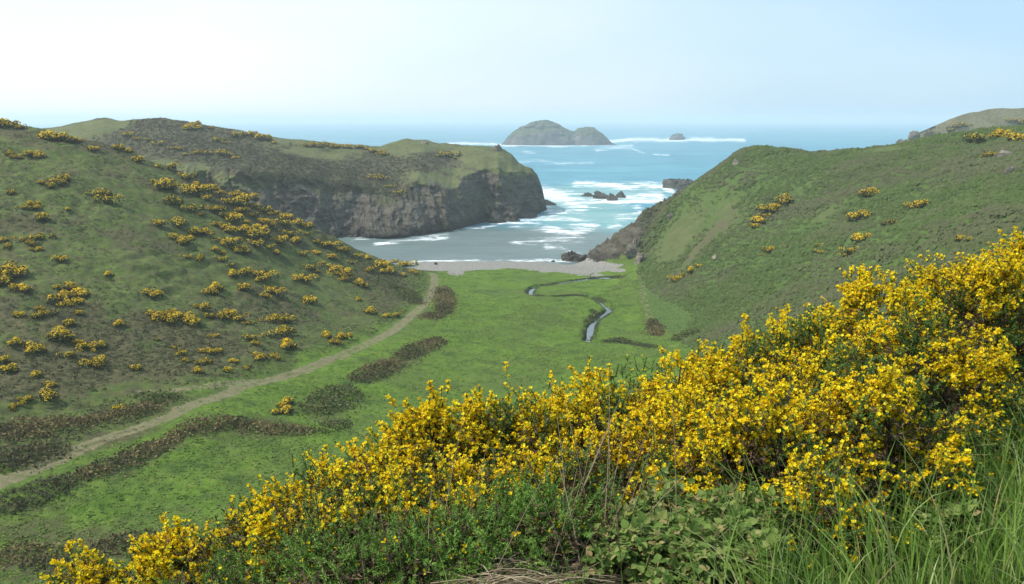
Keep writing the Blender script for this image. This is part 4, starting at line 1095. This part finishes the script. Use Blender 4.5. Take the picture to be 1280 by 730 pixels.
gorse_set([(372, 351), (389, 338), (397, 341), (387, 379), (380, 352)], 'in the right part of the left slope', G1, 14)
gorse_set([(428, 424), (410, 422), (419, 432)], 'beside the path below the last spur', G1, 13)
gorse_set([(25, 508), (18, 512), (33, 504)], 'in the bright clump on the near bramble patch', G1, 14)
gorse_set([(145, 514), (156, 512)], 'on the bramble bank just above the near path', G1, 14)
gorse_set([(352, 510), (360, 506), (357, 518)], 'on the lower bank between path and meadow', G1, 17)
G2 = 'gorse bushes of the ridge band'
RB = [(68, 176), (80, 176), (88, 178), (96, 178), (106, 173), (118, 174), (127, 178), (137, 182), (116, 188), (148, 188), (161, 191), (176, 196), (173, 203), (186, 197), (195, 200), (206, 205), (220, 208), (212, 212)]
gorse_set(RB, 'in the thin band along the upper ridge of the left hill', G2, 17, shared=True)
RB = [(240, 219), (250, 223), (259, 226), (269, 231), (234, 225), (243, 233), (240, 244), (261, 239), (274, 243), (284, 240), (294, 247), (303, 253), (316, 259), (328, 266), (341, 269), (357, 275), (372, 283), (384, 286), (316, 271), (328, 279), (341, 283), (274, 263), (266, 266), (280, 271), (299, 266), (281, 287), (272, 284), (288, 291), (303, 291), (316, 297), (332, 297), (284, 308), (294, 313), (306, 317), (344, 318), (322, 309), (352, 291), (362, 296), (350, 305), (368, 305), (336, 311), (308, 281), (292, 277), (258, 251), (285, 256), (297, 258), (325, 288), (356, 284)]
gorse_set(RB, 'in the dense bright band down the ridge of the left hill', G2, 18, shared=True)
RB = [(376, 320), (374, 302), (384, 294), (395, 305), (410, 293), (420, 297), (439, 308), (453, 312), (448, 321), (461, 324), (473, 316), (415, 324), (477, 335), (492, 330), (505, 334), (518, 342), (428, 346), (432, 352), (447, 356), (404, 308), (430, 303), (456, 359), (433, 345), (396, 318), (428, 315), (440, 330), (464, 340), (488, 342), (503, 345), (420, 338), (402, 331), (412, 309), (484, 322), (449, 376), (461, 392), (484, 397), (494, 396)]
gorse_set(RB, 'in the lower band towards the beach end of the left hill', G2, 15, shared=True)
G3 = 'gorse bushes on the left headland'
gorse_set([(246, 160), (262, 161), (238, 163)], 'below the summit of the left headland', G3, 12, 'w')
gorse_set([(304, 170), (311, 170), (318, 171), (325, 175), (334, 176), (342, 180), (296, 172)], 'in the bright skyline patch of the left headland', G3, 11, 'w')
gorse_set([(282, 180), (272, 178), (215, 187), (226, 188), (200, 182), (186, 176), (172, 176), (160, 172)], 'across the brown heath of the left headland', G3, 11, 'w', bloom=2)
gorse_set([(232, 194), (242, 193), (250, 193), (262, 194), (278, 195), (288, 195), (294, 199)], 'in the row above the cliff scrub of the left headland', G3, 12, 'w')
gorse_set([(384, 184), (392, 184), (399, 185)], 'on the pale grass left of the headland knoll', G3, 11, 'w')
gorse_set([(412, 184), (420, 185), (428, 184), (436, 186), (447, 185), (456, 187), (466, 190), (474, 191), (478, 195)], 'in the bright streak on the brow of the headland', G3, 11, 'w')
gorse_set([(462, 224), (470, 222), (476, 225), (500, 243), (488, 235)], 'on the scrubby slope above the cove cliff', G3, 10, 'w', bloom=2)
gorse_set([(550, 196), (562, 197), (570, 199)], 'on the grassy end of the headland', G3, 10, 'w', bloom=2)
G4 = 'gorse bushes on the right hillside'
gorse_set([(943, 285), (950, 279), (957, 272), (963, 266), (970, 261), (978, 256), (983, 252)], 'in the slanting golden streak on the right hill', G4, 17)
gorse_set([(1092, 243), (1086, 247)], 'on the upper right hill', G4, 14)
gorse_set([(1143, 262), (1152, 260)], 'in the upper right scrub', G4, 15)
gorse_set([(1070, 276), (1079, 273)], 'amid the dark scrub of the right hill', G4, 15)
gorse_set([(1106, 282), (1116, 281)], 'dull, in the dark scrub right of the middle pair', G4, 13, bloom=4)
gorse_set([(1076, 303), (1084, 299)], 'lower in the dark scrub of the right hill', G4, 14)
gorse_set([(1058, 322), (1066, 318)], 'half brown, low in the dark scrub', G4, 13, bloom=2)
gorse_set([(1028, 310), (1025, 318)], 'left of the half brown ones in the dark scrub', G4, 15)
gorse_set([(954, 320), (962, 316), (983, 310)], 'small and scattered low on the right hill', G4, 9)
gorse_set([(845, 352), (855, 346), (865, 341), (873, 335)], 'along the dry strip at the foot of the right hill', G4, 10)
gorse_set([(1211, 302), (1203, 303)], 'just above the near gorse hedge on the right hill', G4, 15)
gorse_set([(1248, 172), (1256, 174), (1264, 176), (1271, 178)], 'in the bright streak at the top of the right hill', G4, 15)
gorse_set([(1216, 178), (1223, 178)], 'on the brow left of the bright hilltop streak', G4, 10)
gorse_set([(1233, 198), (1241, 197)], 'below the bright streak near the pale stones', G4, 10)
G5 = 'gorse bushes on the far headland'
gorse_set([(1262, 153), (1269, 152), (1276, 156)], 'on the dark patch of the far right headland', G5, 9, 'e', bloom=2)
gorse_set([(1196, 160), (1208, 158), (1186, 164)], 'on the brown slope of the far right headland', G5, 8, 'e', bloom=2)
# ------------------------------------------------------------------ foreground: gorse hedge, bramble, grass
spine_m = foliage_mat('gorse_spines', [(0.0, (0.054, 0.102, 0.025)), (0.4, (0.103, 0.177, 0.044)), (0.8, (0.161, 0.255, 0.067)), (0.93, (0.251, 0.329, 0.097)), (1.0, (0.323, 0.247, 0.090))], trans=0.3, rough=0.75, spec=0.1)
young_m = foliage_mat('gorse_young', [(0.0, (0.089, 0.174, 0.034)), (0.4, (0.151, 0.278, 0.051)), (0.85, (0.228, 0.368, 0.075)), (1.0, (0.340, 0.424, 0.102))], trans=0.3, rough=0.75, spec=0.1)
dead_m = foliage_mat('gorse_dead', [(0.0, (0.020, 0.014, 0.009)), (0.5, (0.060, 0.040, 0.022)), (0.85, (0.12, 0.08, 0.045)), (1.0, (0.18, 0.13, 0.08))], trans=0.0)
petal_m = foliage_mat('gorse_petals', [(0.0, (0.45, 0.22, 0.012)), (0.08, (0.70, 0.42, 0.012)), (0.2, (0.90, 0.62, 0.010)), (0.7, (0.95, 0.76, 0.014)), (1.0, (0.95, 0.82, 0.05))], trans=0.40, rough=0.6, spec=0.15)
bark_m = Mat('gorse_bark', 0.9, 0.1)
bark_m.color(bark_m.ramp(bark_m.noise(60, 4, 0.6), [(0.3, (0.030, 0.022, 0.015)), (0.6, (0.085, 0.065, 0.045)), (0.8, (0.15, 0.12, 0.09))])); bark_m = bark_m.m

def tubes(paths, r0, r1, sides=4):
    """paths (n,k,3): tapered tubes"""
    n, k, _ = paths.shape
    T = np.gradient(paths, axis=1); T = unit(T)
    ref = np.where(np.abs(T[..., 2:3]) > 0.9, np.array([1.0, 0, 0]), np.array([0, 0, 1.0]))
    A = unit(np.cross(T, ref)); B = np.cross(T, A)
    rr = (np.asarray(r0).reshape(-1, 1) * (1 - np.linspace(0, 1, k)) + np.asarray(r1).reshape(-1, 1) * np.linspace(0, 1, k))[..., None]
    ang = np.arange(sides) * 2 * math.pi / sides
    V = np.stack([paths + rr * (math.cos(a) * A + math.sin(a) * B) for a in ang], 2)      # n,k,s,3
    idx = np.arange(n * k * sides).reshape(n, k, sides)
    j2 = (np.arange(sides) + 1) % sides
    Fq = np.stack([idx[:, :-1], idx[:, :-1][:, :, j2], idx[:, 1:][:, :, j2], idx[:, 1:]], -1).reshape(-1, 4)
    return V.reshape(-1, 3), Fq

PET = np.array([(0, 0, 0), (.0105, .006, .005), (.009, .017, .0025), (0, .0155, -.001), (-.009, .017, .0025), (-.0105, .006, .005),
                (0, .003, .002), (.006, .0045, .014), (0, .0005, .018), (-.006, .0045, .014), (0, -.004, .010)])
PETF = np.array([(0, 1, 2, 3), (0, 3, 4, 5), (6, 7, 8, 10), (6, 10, 8, 9)])
def flowers(c, d, rng, scale):
    n = len(c)
    up = np.array([0, 0, 1.0]); a = unit(np.cross(np.broadcast_to(up, d.shape) + rng.normal(size=d.shape) * 0.35, d)); b = np.cross(d, a)
    s = (scale * rng.uniform(0.75, 1.2, n))[:, None, None]
    P = PET[None] * s
    V = c[:, None] + P[..., :1] * a[:, None] + P[..., 1:2] * b[:, None] + P[..., 2:] * d[:, None]
    Fq = (PETF[None] + (np.arange(n) * len(PET))[:, None, None]).reshape(-1, 4)
    return V.reshape(-1, 3), Fq

def spines(base, axis, length, m, rng, slen=0.02, wid=0.0011):
    """m spines along each shoot"""
    n = len(base)
    t = rng.uniform(0.02, 1, (n, m, 1)) ** 0.9
    a, b = frames(axis, rng); ph = rng.uniform(0, 2 * math.pi, (n, m, 1))
    rad = np.cos(ph) * a[:, None] + np.sin(ph) * b[:, None]
    d = unit(rad * 0.9 + axis[:, None] * rng.uniform(0.3, 0.9, (n, m, 1)))
    o = base[:, None] + axis[:, None] * t * length[:, None, None]
    tan = np.cross(d, axis[:, None]); tan = unit(tan)
    L = slen * rng.uniform(0.55, 1.25, (n, m, 1)) * (1.15 - 0.6 * t)
    V = np.stack([o - tan * wid * 1.5, o + tan * wid * 1.5, o + d * L], 2)
    return V.reshape(-1, 3), np.arange(n * m * 3).reshape(-1, 3)

def ground_at(x, y): return float(height(np.array([x]), np.array([y]))[0])
def gorse_bush(u, v, D, rx, label, seed, bloom=0.8, ry=None, hmin=0.45, name='gorse_bush', young=False, dens=1.0, fs=1.0, group='gorse bushes of the near hedge'):
    rng = np.random.default_rng(seed)
    x, y, ztop = at_d(u, v - (1 if not young else 0), D); zg = ground_at(x, y)
    h = max(ztop - 0.05 - zg, hmin); ry = ry or rx * 0.85
    root = empty(name, (x, y, zg)); tag(root, label, 'gorse bush', group)
    # sprays: clusters of shoots over a lumpy dome
    area = rx * ry + h * (rx + ry) * 0.8
    nc = int(max(14, area * 70 * dens))
    cd_ = dome_dirs(nc, rng, -0.35); lump = 0.86 + 0.28 * (vnoise(cd_[:, 0] * 2.2 + seed, cd_[:, 1] * 2.2, cd_[:, 2] * 2.2, seed) - 0.35)
    shape = np.array([rx, ry, h * 0.62]); mid = np.array([0, 0, h * 0.40])
    C = mid + cd_ * shape * (lump * rng.uniform(0.90, 1.04, nc))[:, None]
    C[:, 2] = np.clip(C[:, 2], 0.03, h * 1.02)
    per = 22 if not young else 14
    crad = 0.074 * rng.uniform(0.7, 1.25, nc)
    base = C[:, None] + rng.normal(size=(nc, per, 3)) * crad[:, None, None] * 0.62 - (cd_ * 0.06)[:, None]
    ax = unit(cd_[:, None] * 0.75 + rng.normal(size=(nc, per, 3)) * 0.60 + np.array([0, 0, 0.35]))
    ln = rng.uniform(0.045, 0.11, (nc, per)) * (1.0 if not young else 1.5)
    ln = ln * np.where(rng.uniform(0, 1, (nc, per)) < 0.02, 1.7, 1.0)
    B = base.reshape(-1, 3); A = ax.reshape(-1, 3); Ln = ln.ravel()
    ok = B[:, 2] > -0.02
    cl = np.repeat(np.arange(nc), per)[ok]; B, A, Ln = B[ok], A[ok], Ln[ok]
    V1, F1 = spines(B, A, Ln, 34 if not young else 46, rng, 0.021 if not young else 0.019, 0.0018 if not young else 0.0017)
    k = rng.uniform(0, 1, len(B)) < 0.5
    V2, F2 = tubes(np.stack([B, B + A * Ln[:, None]], 1)[k], 0.0028, 0.0015, 3)
    fo = mesh_obj('foliage', np.r_[V1, V2], [F1, F2 + len(V1)], young_m if young else spine_m, root)
    # dead brown spines fill the inside
    n = int(nc * 10); d = dome_dirs(n, rng, -0.3); c = mid + d * shape * rng.uniform(0.30, 0.84, (n, 1)); c[:, 2] = np.maximum(c[:, 2], 0.01)
    V3, F3 = spines(c, unit(d + rng.normal(size=d.shape) * 0.6), rng.uniform(0.08, 0.2, n), 12, rng, 0.03, 0.0019)
    # woody stems from the root to the sprays
    ns = min(nc, 46); e = C[rng.choice(nc, ns, replace=False)]; s0 = rng.normal(size=(ns, 3)) * np.array([0.10, 0.10, 0]) ; tt = np.linspace(0, 1, 5)[None, :, None]
    ctrl = s0 * 0.4 + np.array([0, 0, h * 0.35]) + e * np.array([0.35, 0.35, 0.25]) + rng.normal(size=(ns, 3)) * 0.05
    Pth = s0[:, None] * (1 - tt) ** 2 + 2 * ctrl[:, None] * tt * (1 - tt) + e[:, None] * tt ** 2
    V4, F4 = tubes(Pth, rng.uniform(0.006, 0.013, ns), 0.003, 5)
    st = mesh_obj('stems', np.r_[V4], [F4], bark_m, root)
    mesh_obj('dead_spines', V3, [F3], dead_m, root)
    # blossom gathered on some sprays more than on others
    fld = vnoise(cd_[:, 0] * 2.9 + 9 + seed, cd_[:, 1] * 2.9, cd_[:, 2] * 2.9, seed + 3) + rng.uniform(-0.16, 0.16, nc) + 0.10 * cd_[:, 2]
    cb = (0.03 + 0.97 * ssm(0.67 - 0.32 * bloom, 0.86 - 0.32 * bloom, fld)) * (bloom if young else 0.18 + 0.82 * ssm(0.20, 0.50, C[:, 2] / h))
    m = 17; w = rng.uniform(0, 1, (len(B), m)) < (cb[cl] * 0.72)[:, None]
    t = rng.uniform(0.15, 1.03, (len(B), m)); i, j = np.nonzero(w)
    a, b = frames(A, rng); ph = rng.uniform(0, 2 * math.pi, len(i))
    rad = np.cos(ph)[:, None] * a[i] + np.sin(ph)[:, None] * b[i]
    fc = B[i] + A[i] * (t[i, j] * Ln[i])[:, None] + rad * 0.007
    fd = unit(rad + A[i] * 0.55 + np.array([0, 0, 0.15]))
    if len(fc):
        V5, F5 = flowers(fc, fd, rng, 0.75 * fs)
        mesh_obj('blossom', V5, [F5], petal_m, root)
    return root

HEDGE = [  # u, v of the top, distance, half width, blossom, label
    (1560, 262, 5.6, 0.75, 0.85, 'flowering gorse beyond the upper right end of the hedge, out at the field edge'),
    (1345, 280, 5.5, 0.95, 0.85, 'tall flowering gorse at the upper right end of the near hedge'),
    (1225, 306, 5.0, 0.55, 0.9, 'flowering gorse behind the big front one, highest in the hedge but one'),
    (1100, 338, 4.7, 0.55, 0.95, 'flowering gorse at the back of the hedge below the middle of the right hill'),
    (1165, 372, 4.0, 0.52, 0.85, 'flowering gorse in the thick of the hedge, above the dark brown hollow'),
    (1010, 372, 4.5, 0.50, 0.95, 'flowering gorse with one sprig standing up above the hedge line'),
    (1115, 446, 3.25, 0.36, 0.95, 'bright front gorse with big drooping flower clumps over a bare brown hollow'),
    (1045, 425, 3.7, 0.45, 0.7, 'flowering gorse with a dark gap in its middle, left of the front clumps'),
    (930, 408, 4.3, 0.46, 0.95, 'flowering gorse at the hedge top where the right hill meets the meadow behind'),
    (965, 478, 3.15, 0.40, 0.95, 'bright front gorse hanging over the bramble leaves'),
    (855, 446, 4.2, 0.42, 0.95, 'flowering gorse in front of the stream bend, at the dip of the hedge top'),
    (880, 500, 3.5, 0.40, 0.8, 'flowering gorse in the middle of the hedge behind the bramble'),
    (770, 458, 4.1, 0.42, 0.9, 'densely yellow gorse at the hedge top in front of the open meadow'),
    (690, 478, 3.9, 0.40, 0.85, 'flowering gorse with green upright sprigs along the hedge top'),
    (780, 520, 3.4, 0.40, 0.75, 'orange-tinged gorse in the middle of the hedge above the dry stalks'),
    (620, 482, 3.75, 0.36, 0.75, 'greener gorse with upright shoots against the meadow'),
    (545, 492, 3.75, 0.36, 0.85, 'flowering gorse at the hedge top below the rounded bramble mound'),
    (668, 548, 3.3, 0.36, 0.8, 'brownish flowering gorse low in the hedge above the young green gorse'),
    (470, 543, 3.55, 0.36, 0.85, 'flowering gorse where the hedge top starts to drop steeply'),
    (575, 568, 3.15, 0.34, 0.75, 'flowering gorse over a dark gap above the young green gorse'),
    (408, 566, 3.6, 0.32, 0.8, 'flowering gorse with a round yellow crown in the lower hedge'),
    (490, 612, 3.05, 0.32, 0.6, 'half shaded gorse with a dark base in the lower hedge'),
    (335, 606, 3.5, 0.32, 0.85, 'flowering gorse on the lower slope of the hedge, over the dark meadow corner'),
    (400, 645, 3.05, 0.30, 0.65, 'sparsely flowering gorse in front of the round yellow crown'),
    (262, 645, 3.4, 0.30, 0.8, 'small flowering gorse near the lower left end of the hedge'),
    (195, 690, 3.35, 0.26, 0.8, 'small flowering gorse next to last at the lower end of the hedge'),
    (110, 716, 3.35, 0.26, 0.85, 'last small gorse at the lower left end of the hedge, half cut off'),
]
for i, (u, v, D, rx, bl, lab) in enumerate(HEDGE):
    gorse_bush(u, v, D, rx, lab, 500 + i, bl * 0.95)
YOUNG = [
    (330, 690, 2.85, 0.22, 0.16, 'young green gorse with a few flowers at the lower end of the hedge'),
    (405, 676, 2.75, 0.24, 0.12, 'young green gorse with scattered single flowers left of the dry straw'),
    (478, 656, 2.72, 0.26, 0.10, 'young green gorse spreading under the dark gap of the hedge'),
    (555, 634, 2.72, 0.27, 0.06, 'young green gorse, bushy and bright, just behind the straw heap'),
    (635, 618, 2.72, 0.27, 0.06, 'young green gorse among the upright dry stalks'),
    (715, 606, 2.70, 0.27, 0.05, 'young green gorse between the dry stalks and the bramble'),
    (515, 690, 2.62, 0.24, 0.05, 'low young gorse at the left end of the straw heap'),
    (610, 676, 2.72, 0.22, 0.04, 'low young gorse directly behind the straw heap, thin and grey-green'),
    (715, 672, 2.64, 0.22, 0.03, 'low young gorse at the right end of the straw heap'),
    (440, 708, 2.60, 0.20, 0.08, 'low young gorse cut by the lower picture edge left of the straw'),
    (250, 718, 2.90, 0.22, 0.16, 'young green gorse with bright flowers cut by the lower picture edge'),
]
for i, (u, v, D, rx, bl, lab) in enumerate(YOUNG):
    gorse_bush(u, v, D, rx, lab, 700 + i, bl, hmin=0.22, young=True, dens=1.35, group='young green gorse bushes')
# a low sprig in front of the hollow
gorse_bush(1040, 578, 2.75, 0.17, 'small stunted gorse sprig low in front of the brown hollow', 760, 0.3, hmin=0.25, dens=1.2, group=None)

# --- bramble
leaf_m = foliage_mat('bramble_leaf', [(0.0, (0.075, 0.131, 0.028)), (0.4, (0.135, 0.208, 0.045)), (0.72, (0.210, 0.265, 0.070)), (0.9, (0.300, 0.286, 0.104)), (1.0, (0.330, 0.215, 0.104))], trans=0.3, rough=0.7, spec=0.12)
cane_m = Mat('bramble_cane', 0.7, 0.3); cane_m.color((0.09, 0.050, 0.032)); cane_m = cane_m.m
_t = np.array([0.0, 0.10, 0.30, 0.55, 0.80, 1.0]); _w = np.array([0.0, 0.24, 0.40, 0.36, 0.18, 0.0])
LEAF = np.concatenate([np.stack([_t * 0, _t, -0.10 * _t ** 2], -1), np.stack([_w, _t, 0.11 * _w * 2 - 0.10 * _t ** 2], -1)[1:5], np.stack([-_w, _t, 0.11 * _w * 2 - 0.10 * _t ** 2], -1)[1:5]])
LEAFT = np.array([(0, 6, 1), (0, 1, 10), (4, 9, 5), (4, 5, 13)]); LEAFQ = np.array([(1, 6, 7, 2), (2, 7, 8, 3), (3, 8, 9, 4), (1, 2, 11, 10), (2, 3, 12, 11), (3, 4, 13, 12)])
def leaflets(c, fwd, nrm, s):
    """leaf blades at c pointing along fwd"""
    side = unit(np.cross(fwd, nrm)); nrm = np.cross(side, fwd); s = s[:, None, None]
    P = LEAF[None] * s
    V = c[:, None] + P[..., :1] * side[:, None] + P[..., 1:2] * fwd[:, None] + P[..., 2:] * nrm[:, None]
    off = (np.arange(len(c)) * len(LEAF))[:, None, None]
    return V.reshape(-1, 3), (LEAFT[None] + off).reshape(-1, 3), (LEAFQ[None] + off).reshape(-1, 4)
def bramble(u, v, D, rx, label, seed, n_canes=16, hmin=0.2, size=0.032):
    rng = np.random.default_rng(seed)
    x, y, zt = at_d(u, v, D); zg = ground_at(x, y); h = max((zt - zg) * 0.68, hmin * 0.8)
    root = empty('bramble_bush', (x, y, zg)); tag(root, label, 'bramble', 'bramble bushes in front of the hedge')
    ang = rng.uniform(0, 2 * math.pi, n_canes); reach = rx * rng.uniform(0.4, 1.1, n_canes); s0 = rng.normal(size=(n_canes, 3)) * 0.05; s0[:, 2] = 0
    e = np.c_[np.cos(ang) * reach, np.sin(ang) * reach * 0.8, h * rng.uniform(0.15, 0.85, n_canes)]
    ctrl = e * np.array([0.45, 0.45, 0]) + np.c_[np.zeros((n_canes, 2)), h * rng.uniform(1.0, 1.6, n_canes)]
    tt = np.linspace(0, 1, 9)[None, :, None]
    Pth = s0[:, None] * (1 - tt) ** 2 + 2 * ctrl[:, None] * tt * (1 - tt) + e[:, None] * tt ** 2
    V, Fq = tubes(Pth, 0.0035, 0.0018, 5); mesh_obj('canes', V, [Fq], cane_m, root)
    per = 26; t = rng.uniform(0.15, 1.0, (n_canes, per, 1))
    c = s0[:, None] * (1 - t) ** 2 + 2 * ctrl[:, None] * t * (1 - t) + e[:, None] * t ** 2
    c = c.reshape(-1, 3); n = len(c)
    out = unit(c * np.array([1, 1, 0]) + rng.normal(size=(n, 3)) * 0.6); f = unit(out + np.array([0, -0.25, 0.05]) + rng.normal(size=(n, 3)) * 0.3)
    stalk = rng.uniform(0.02, 0.055, (n, 1)); c = c + f * stalk; c[:, 2] = np.maximum(c[:, 2], 0.02)
    nr = unit(np.array([0, -0.25, 1.0]) + rng.normal(size=(n, 3)) * 0.38)
    sd = unit(np.cross(f, nr)); s = size * rng.uniform(0.6, 1.15, n)
    C = np.concatenate([c, c - f * 0.004, c - f * 0.004]); Fw = np.concatenate([f, unit(f * 0.35 + sd), unit(f * 0.35 - sd)]); Nn = np.concatenate([nr] * 3); S = np.concatenate([s, s * 0.82, s * 0.82])
    V, T, Q = leaflets(C, Fw, unit(Nn + rng.normal(size=Nn.shape) * 0.15), S)
    mesh_obj('leaves', V, [T, Q], leaf_m, root)
for i, (u, v, D, rx, lab) in enumerate([
    (860, 555, 2.95, 0.30, 'highest bramble bush, pushing up into the yellow gorse'),
    (930, 580, 2.75, 0.26, 'bramble bush right under the bright hanging gorse clump'),
    (800, 640, 2.60, 0.26, 'bramble bush beside the upright dry stalks'),
    (870, 640, 2.50, 0.28, 'bramble bush in the middle of the bramble patch'),
    (835, 690, 2.42, 0.24, 'lowest bramble bush at the bottom edge next to the straw'),
    (925, 680, 2.44, 0.20, 'bramble bush with long grass growing through it'),
    (1010, 600, 2.75, 0.20, 'small bramble with pale leaves at the top of the grass'),
    (1195, 612, 2.75, 0.08, 'tiny bramble sprig alone in the grass under the hollow')]):
    bramble(u, v, D, rx, lab, 800 + i, 18 if rx > 0.22 else 10)

# --- long grass of the verge
def blades(name, n, region, seed, mat, lmin, lmax, wid, lean=0.95):
    rng = np.random.default_rng(seed)
    x = rng.uniform(-2.4, 6.0, n * 6); y = rng.uniform(1.2, 6.2, n * 6); z = height(x, y)
    k = region(x, y, z, rng); x, y, z = x[k][:n], y[k][:n], z[k][:n]; n = len(x)
    tuft = vnoise(x * 5, y * 5, seed=seed)
    L = rng.uniform(lmin, lmax, n) * (0.6 + 0.7 * tuft)
    a = rng.uniform(0, 2 * math.pi, n) * 1.0; dirx = np.cos(a) * 0.75 - 0.45; diry = np.sin(a) * 0.75 - 0.15
    b = rng.uniform(0.15, 1.0, n) * lean
    seg = 6; t = np.linspace(0, 1, seg)
    h = L[:, None] * (t[None] - 0.42 * b[:, None] * t[None] ** 2.4); o = L[:, None] * b[:, None] * t[None] ** 1.9
    P = np.stack([x[:, None] + dirx[:, None] * o, y[:, None] + diry[:, None] * o, z[:, None] + h], -1)
    th = rng.uniform(0, math.pi, n); W_ = np.stack([np.cos(th), np.sin(th), np.zeros(n)], -1)
    w = (wid * rng.uniform(0.6, 1.3, n))[:, None] * np.array([0.75, 1.0, 0.95, 0.78, 0.48, 0.04])[None]
    V = np.stack([P - W_[:, None] * w[..., None], P + W_[:, None] * w[..., None]], 2)
    idx = np.arange(n * seg * 2).reshape(n, seg, 2)
    Fq = np.stack([idx[:, :-1, 0], idx[:, :-1, 1], idx[:, 1:, 1], idx[:, 1:, 0]], -1).reshape(-1, 4)
    o = mesh_obj(name, V.reshape(-1, 3), [Fq], mat, smooth=True)
    tag(o, kind='stuff')
grass_m = foliage_mat('long_grass', [(0.0, (0.106, 0.188, 0.028)), (0.45, (0.187, 0.307, 0.050)), (0.8, (0.268, 0.376, 0.086)), (0.95, (0.422, 0.451, 0.209)), (1.0, (0.487, 0.338, 0.161))], trans=0.38, rough=0.5, spec=0.3)
def reg_long(x, y, z, rng):
    u, v = project(x, y, z)
    return (u > 905 + rng.normal(size=len(x)) * 26) & (v > np.interp(u, [900, 1050, 1180, 1230, 1500], [590, 570, 535, 450, 400])) & (u < 2600) & (v < 1100)
blades('long_grass', 15500, reg_long, 901, grass_m, 0.22, 0.50, 0.0027)
def reg_short(x, y, z, rng):
    u, v = project(x, y, z)
    return (u > 940) & (v > np.interp(u, [900, 1050, 1180, 1230, 1500], [590, 570, 535, 450, 400])) & (u < 2600) & (v < 1100)
blades('short_grass', 26000, reg_short, 902, grass_m, 0.08, 0.22, 0.0021, 0.8)
def reg_thin(x, y, z, rng):
    u, v = project(x, y, z)
    return (u > 150) & (u < 960) & (v > np.interp(u, [100, 400, 700, 900], [720, 690, 650, 640])) & (v < 1000)
blades('thin_grass', 3800, reg_thin, 903, grass_m, 0.10, 0.30, 0.0018)

# --- dry straw and dead stalks
straw_m = foliage_mat('straw', [(0.0, (0.14, 0.10, 0.060)), (0.5, (0.27, 0.21, 0.13)), (1.0, (0.40, 0.33, 0.22))], trans=0.05)
def stalks():
    rng = np.random.default_rng(911)
    # upright stalks left from last year
    n = 46; u = np.r_[rng.uniform(660, 800, 26), rng.uniform(420, 900, 20)]; D = rng.uniform(2.4, 2.85, n)
    x = (u - 640) / F * D * 1.03; y = D; z = height(x, y)
    L = rng.uniform(0.28, 0.62, n); tl = rng.normal(size=(n, 2)) * 0.16
    t = np.linspace(0, 1, 5)[None, :, None]
    P = np.stack([x, y, z], -1)[:, None] + np.stack([tl[:, 0], tl[:, 1], L], -1)[:, None] * t + (rng.normal(size=(n, 1, 3)) * 0.05) * t * (1 - t)
    V, Fq = tubes(P, rng.uniform(0.0011, 0.0026, n), 0.0007, 4)
    o = mesh_obj('dead_stalks', V, [Fq], straw_m); tag(o, kind='stuff')
    # flattened straw heap at the bottom edge
    n = 340; u = np.clip(rng.normal(640, 75, n), 470, 800); D = rng.uniform(2.34, 2.66, n)
    x = (u - 640) / F * D * 1.1; y = D; z = height(x, y) + rng.uniform(0.01, 0.09, n) * np.exp(-((u - 640) / 90) ** 2) + 0.015
    th = rng.normal(0.15, 0.55, n); L = rng.uniform(0.12, 0.42, n)
    d = np.stack([np.cos(th), np.sin(th) * 0.7, rng.normal(size=n) * 0.16], -1) * L[:, None] * rng.choice([-1, 1], n)[:, None]
    P = np.stack([x, y, z], -1)[:, None] + d[:, None] * (t - 0.5) + rng.normal(size=(n, 1, 3)) * 0.03 * t * (1 - t) + np.array([0, 0, 0.03]) * (t * (1 - t)) * 4
    V, Fq = tubes(P, rng.uniform(0.0012, 0.0028, n), 0.0010, 4)
    o = mesh_obj('dry_straw', V, [Fq], straw_m); tag(o, kind='stuff')
stalks()
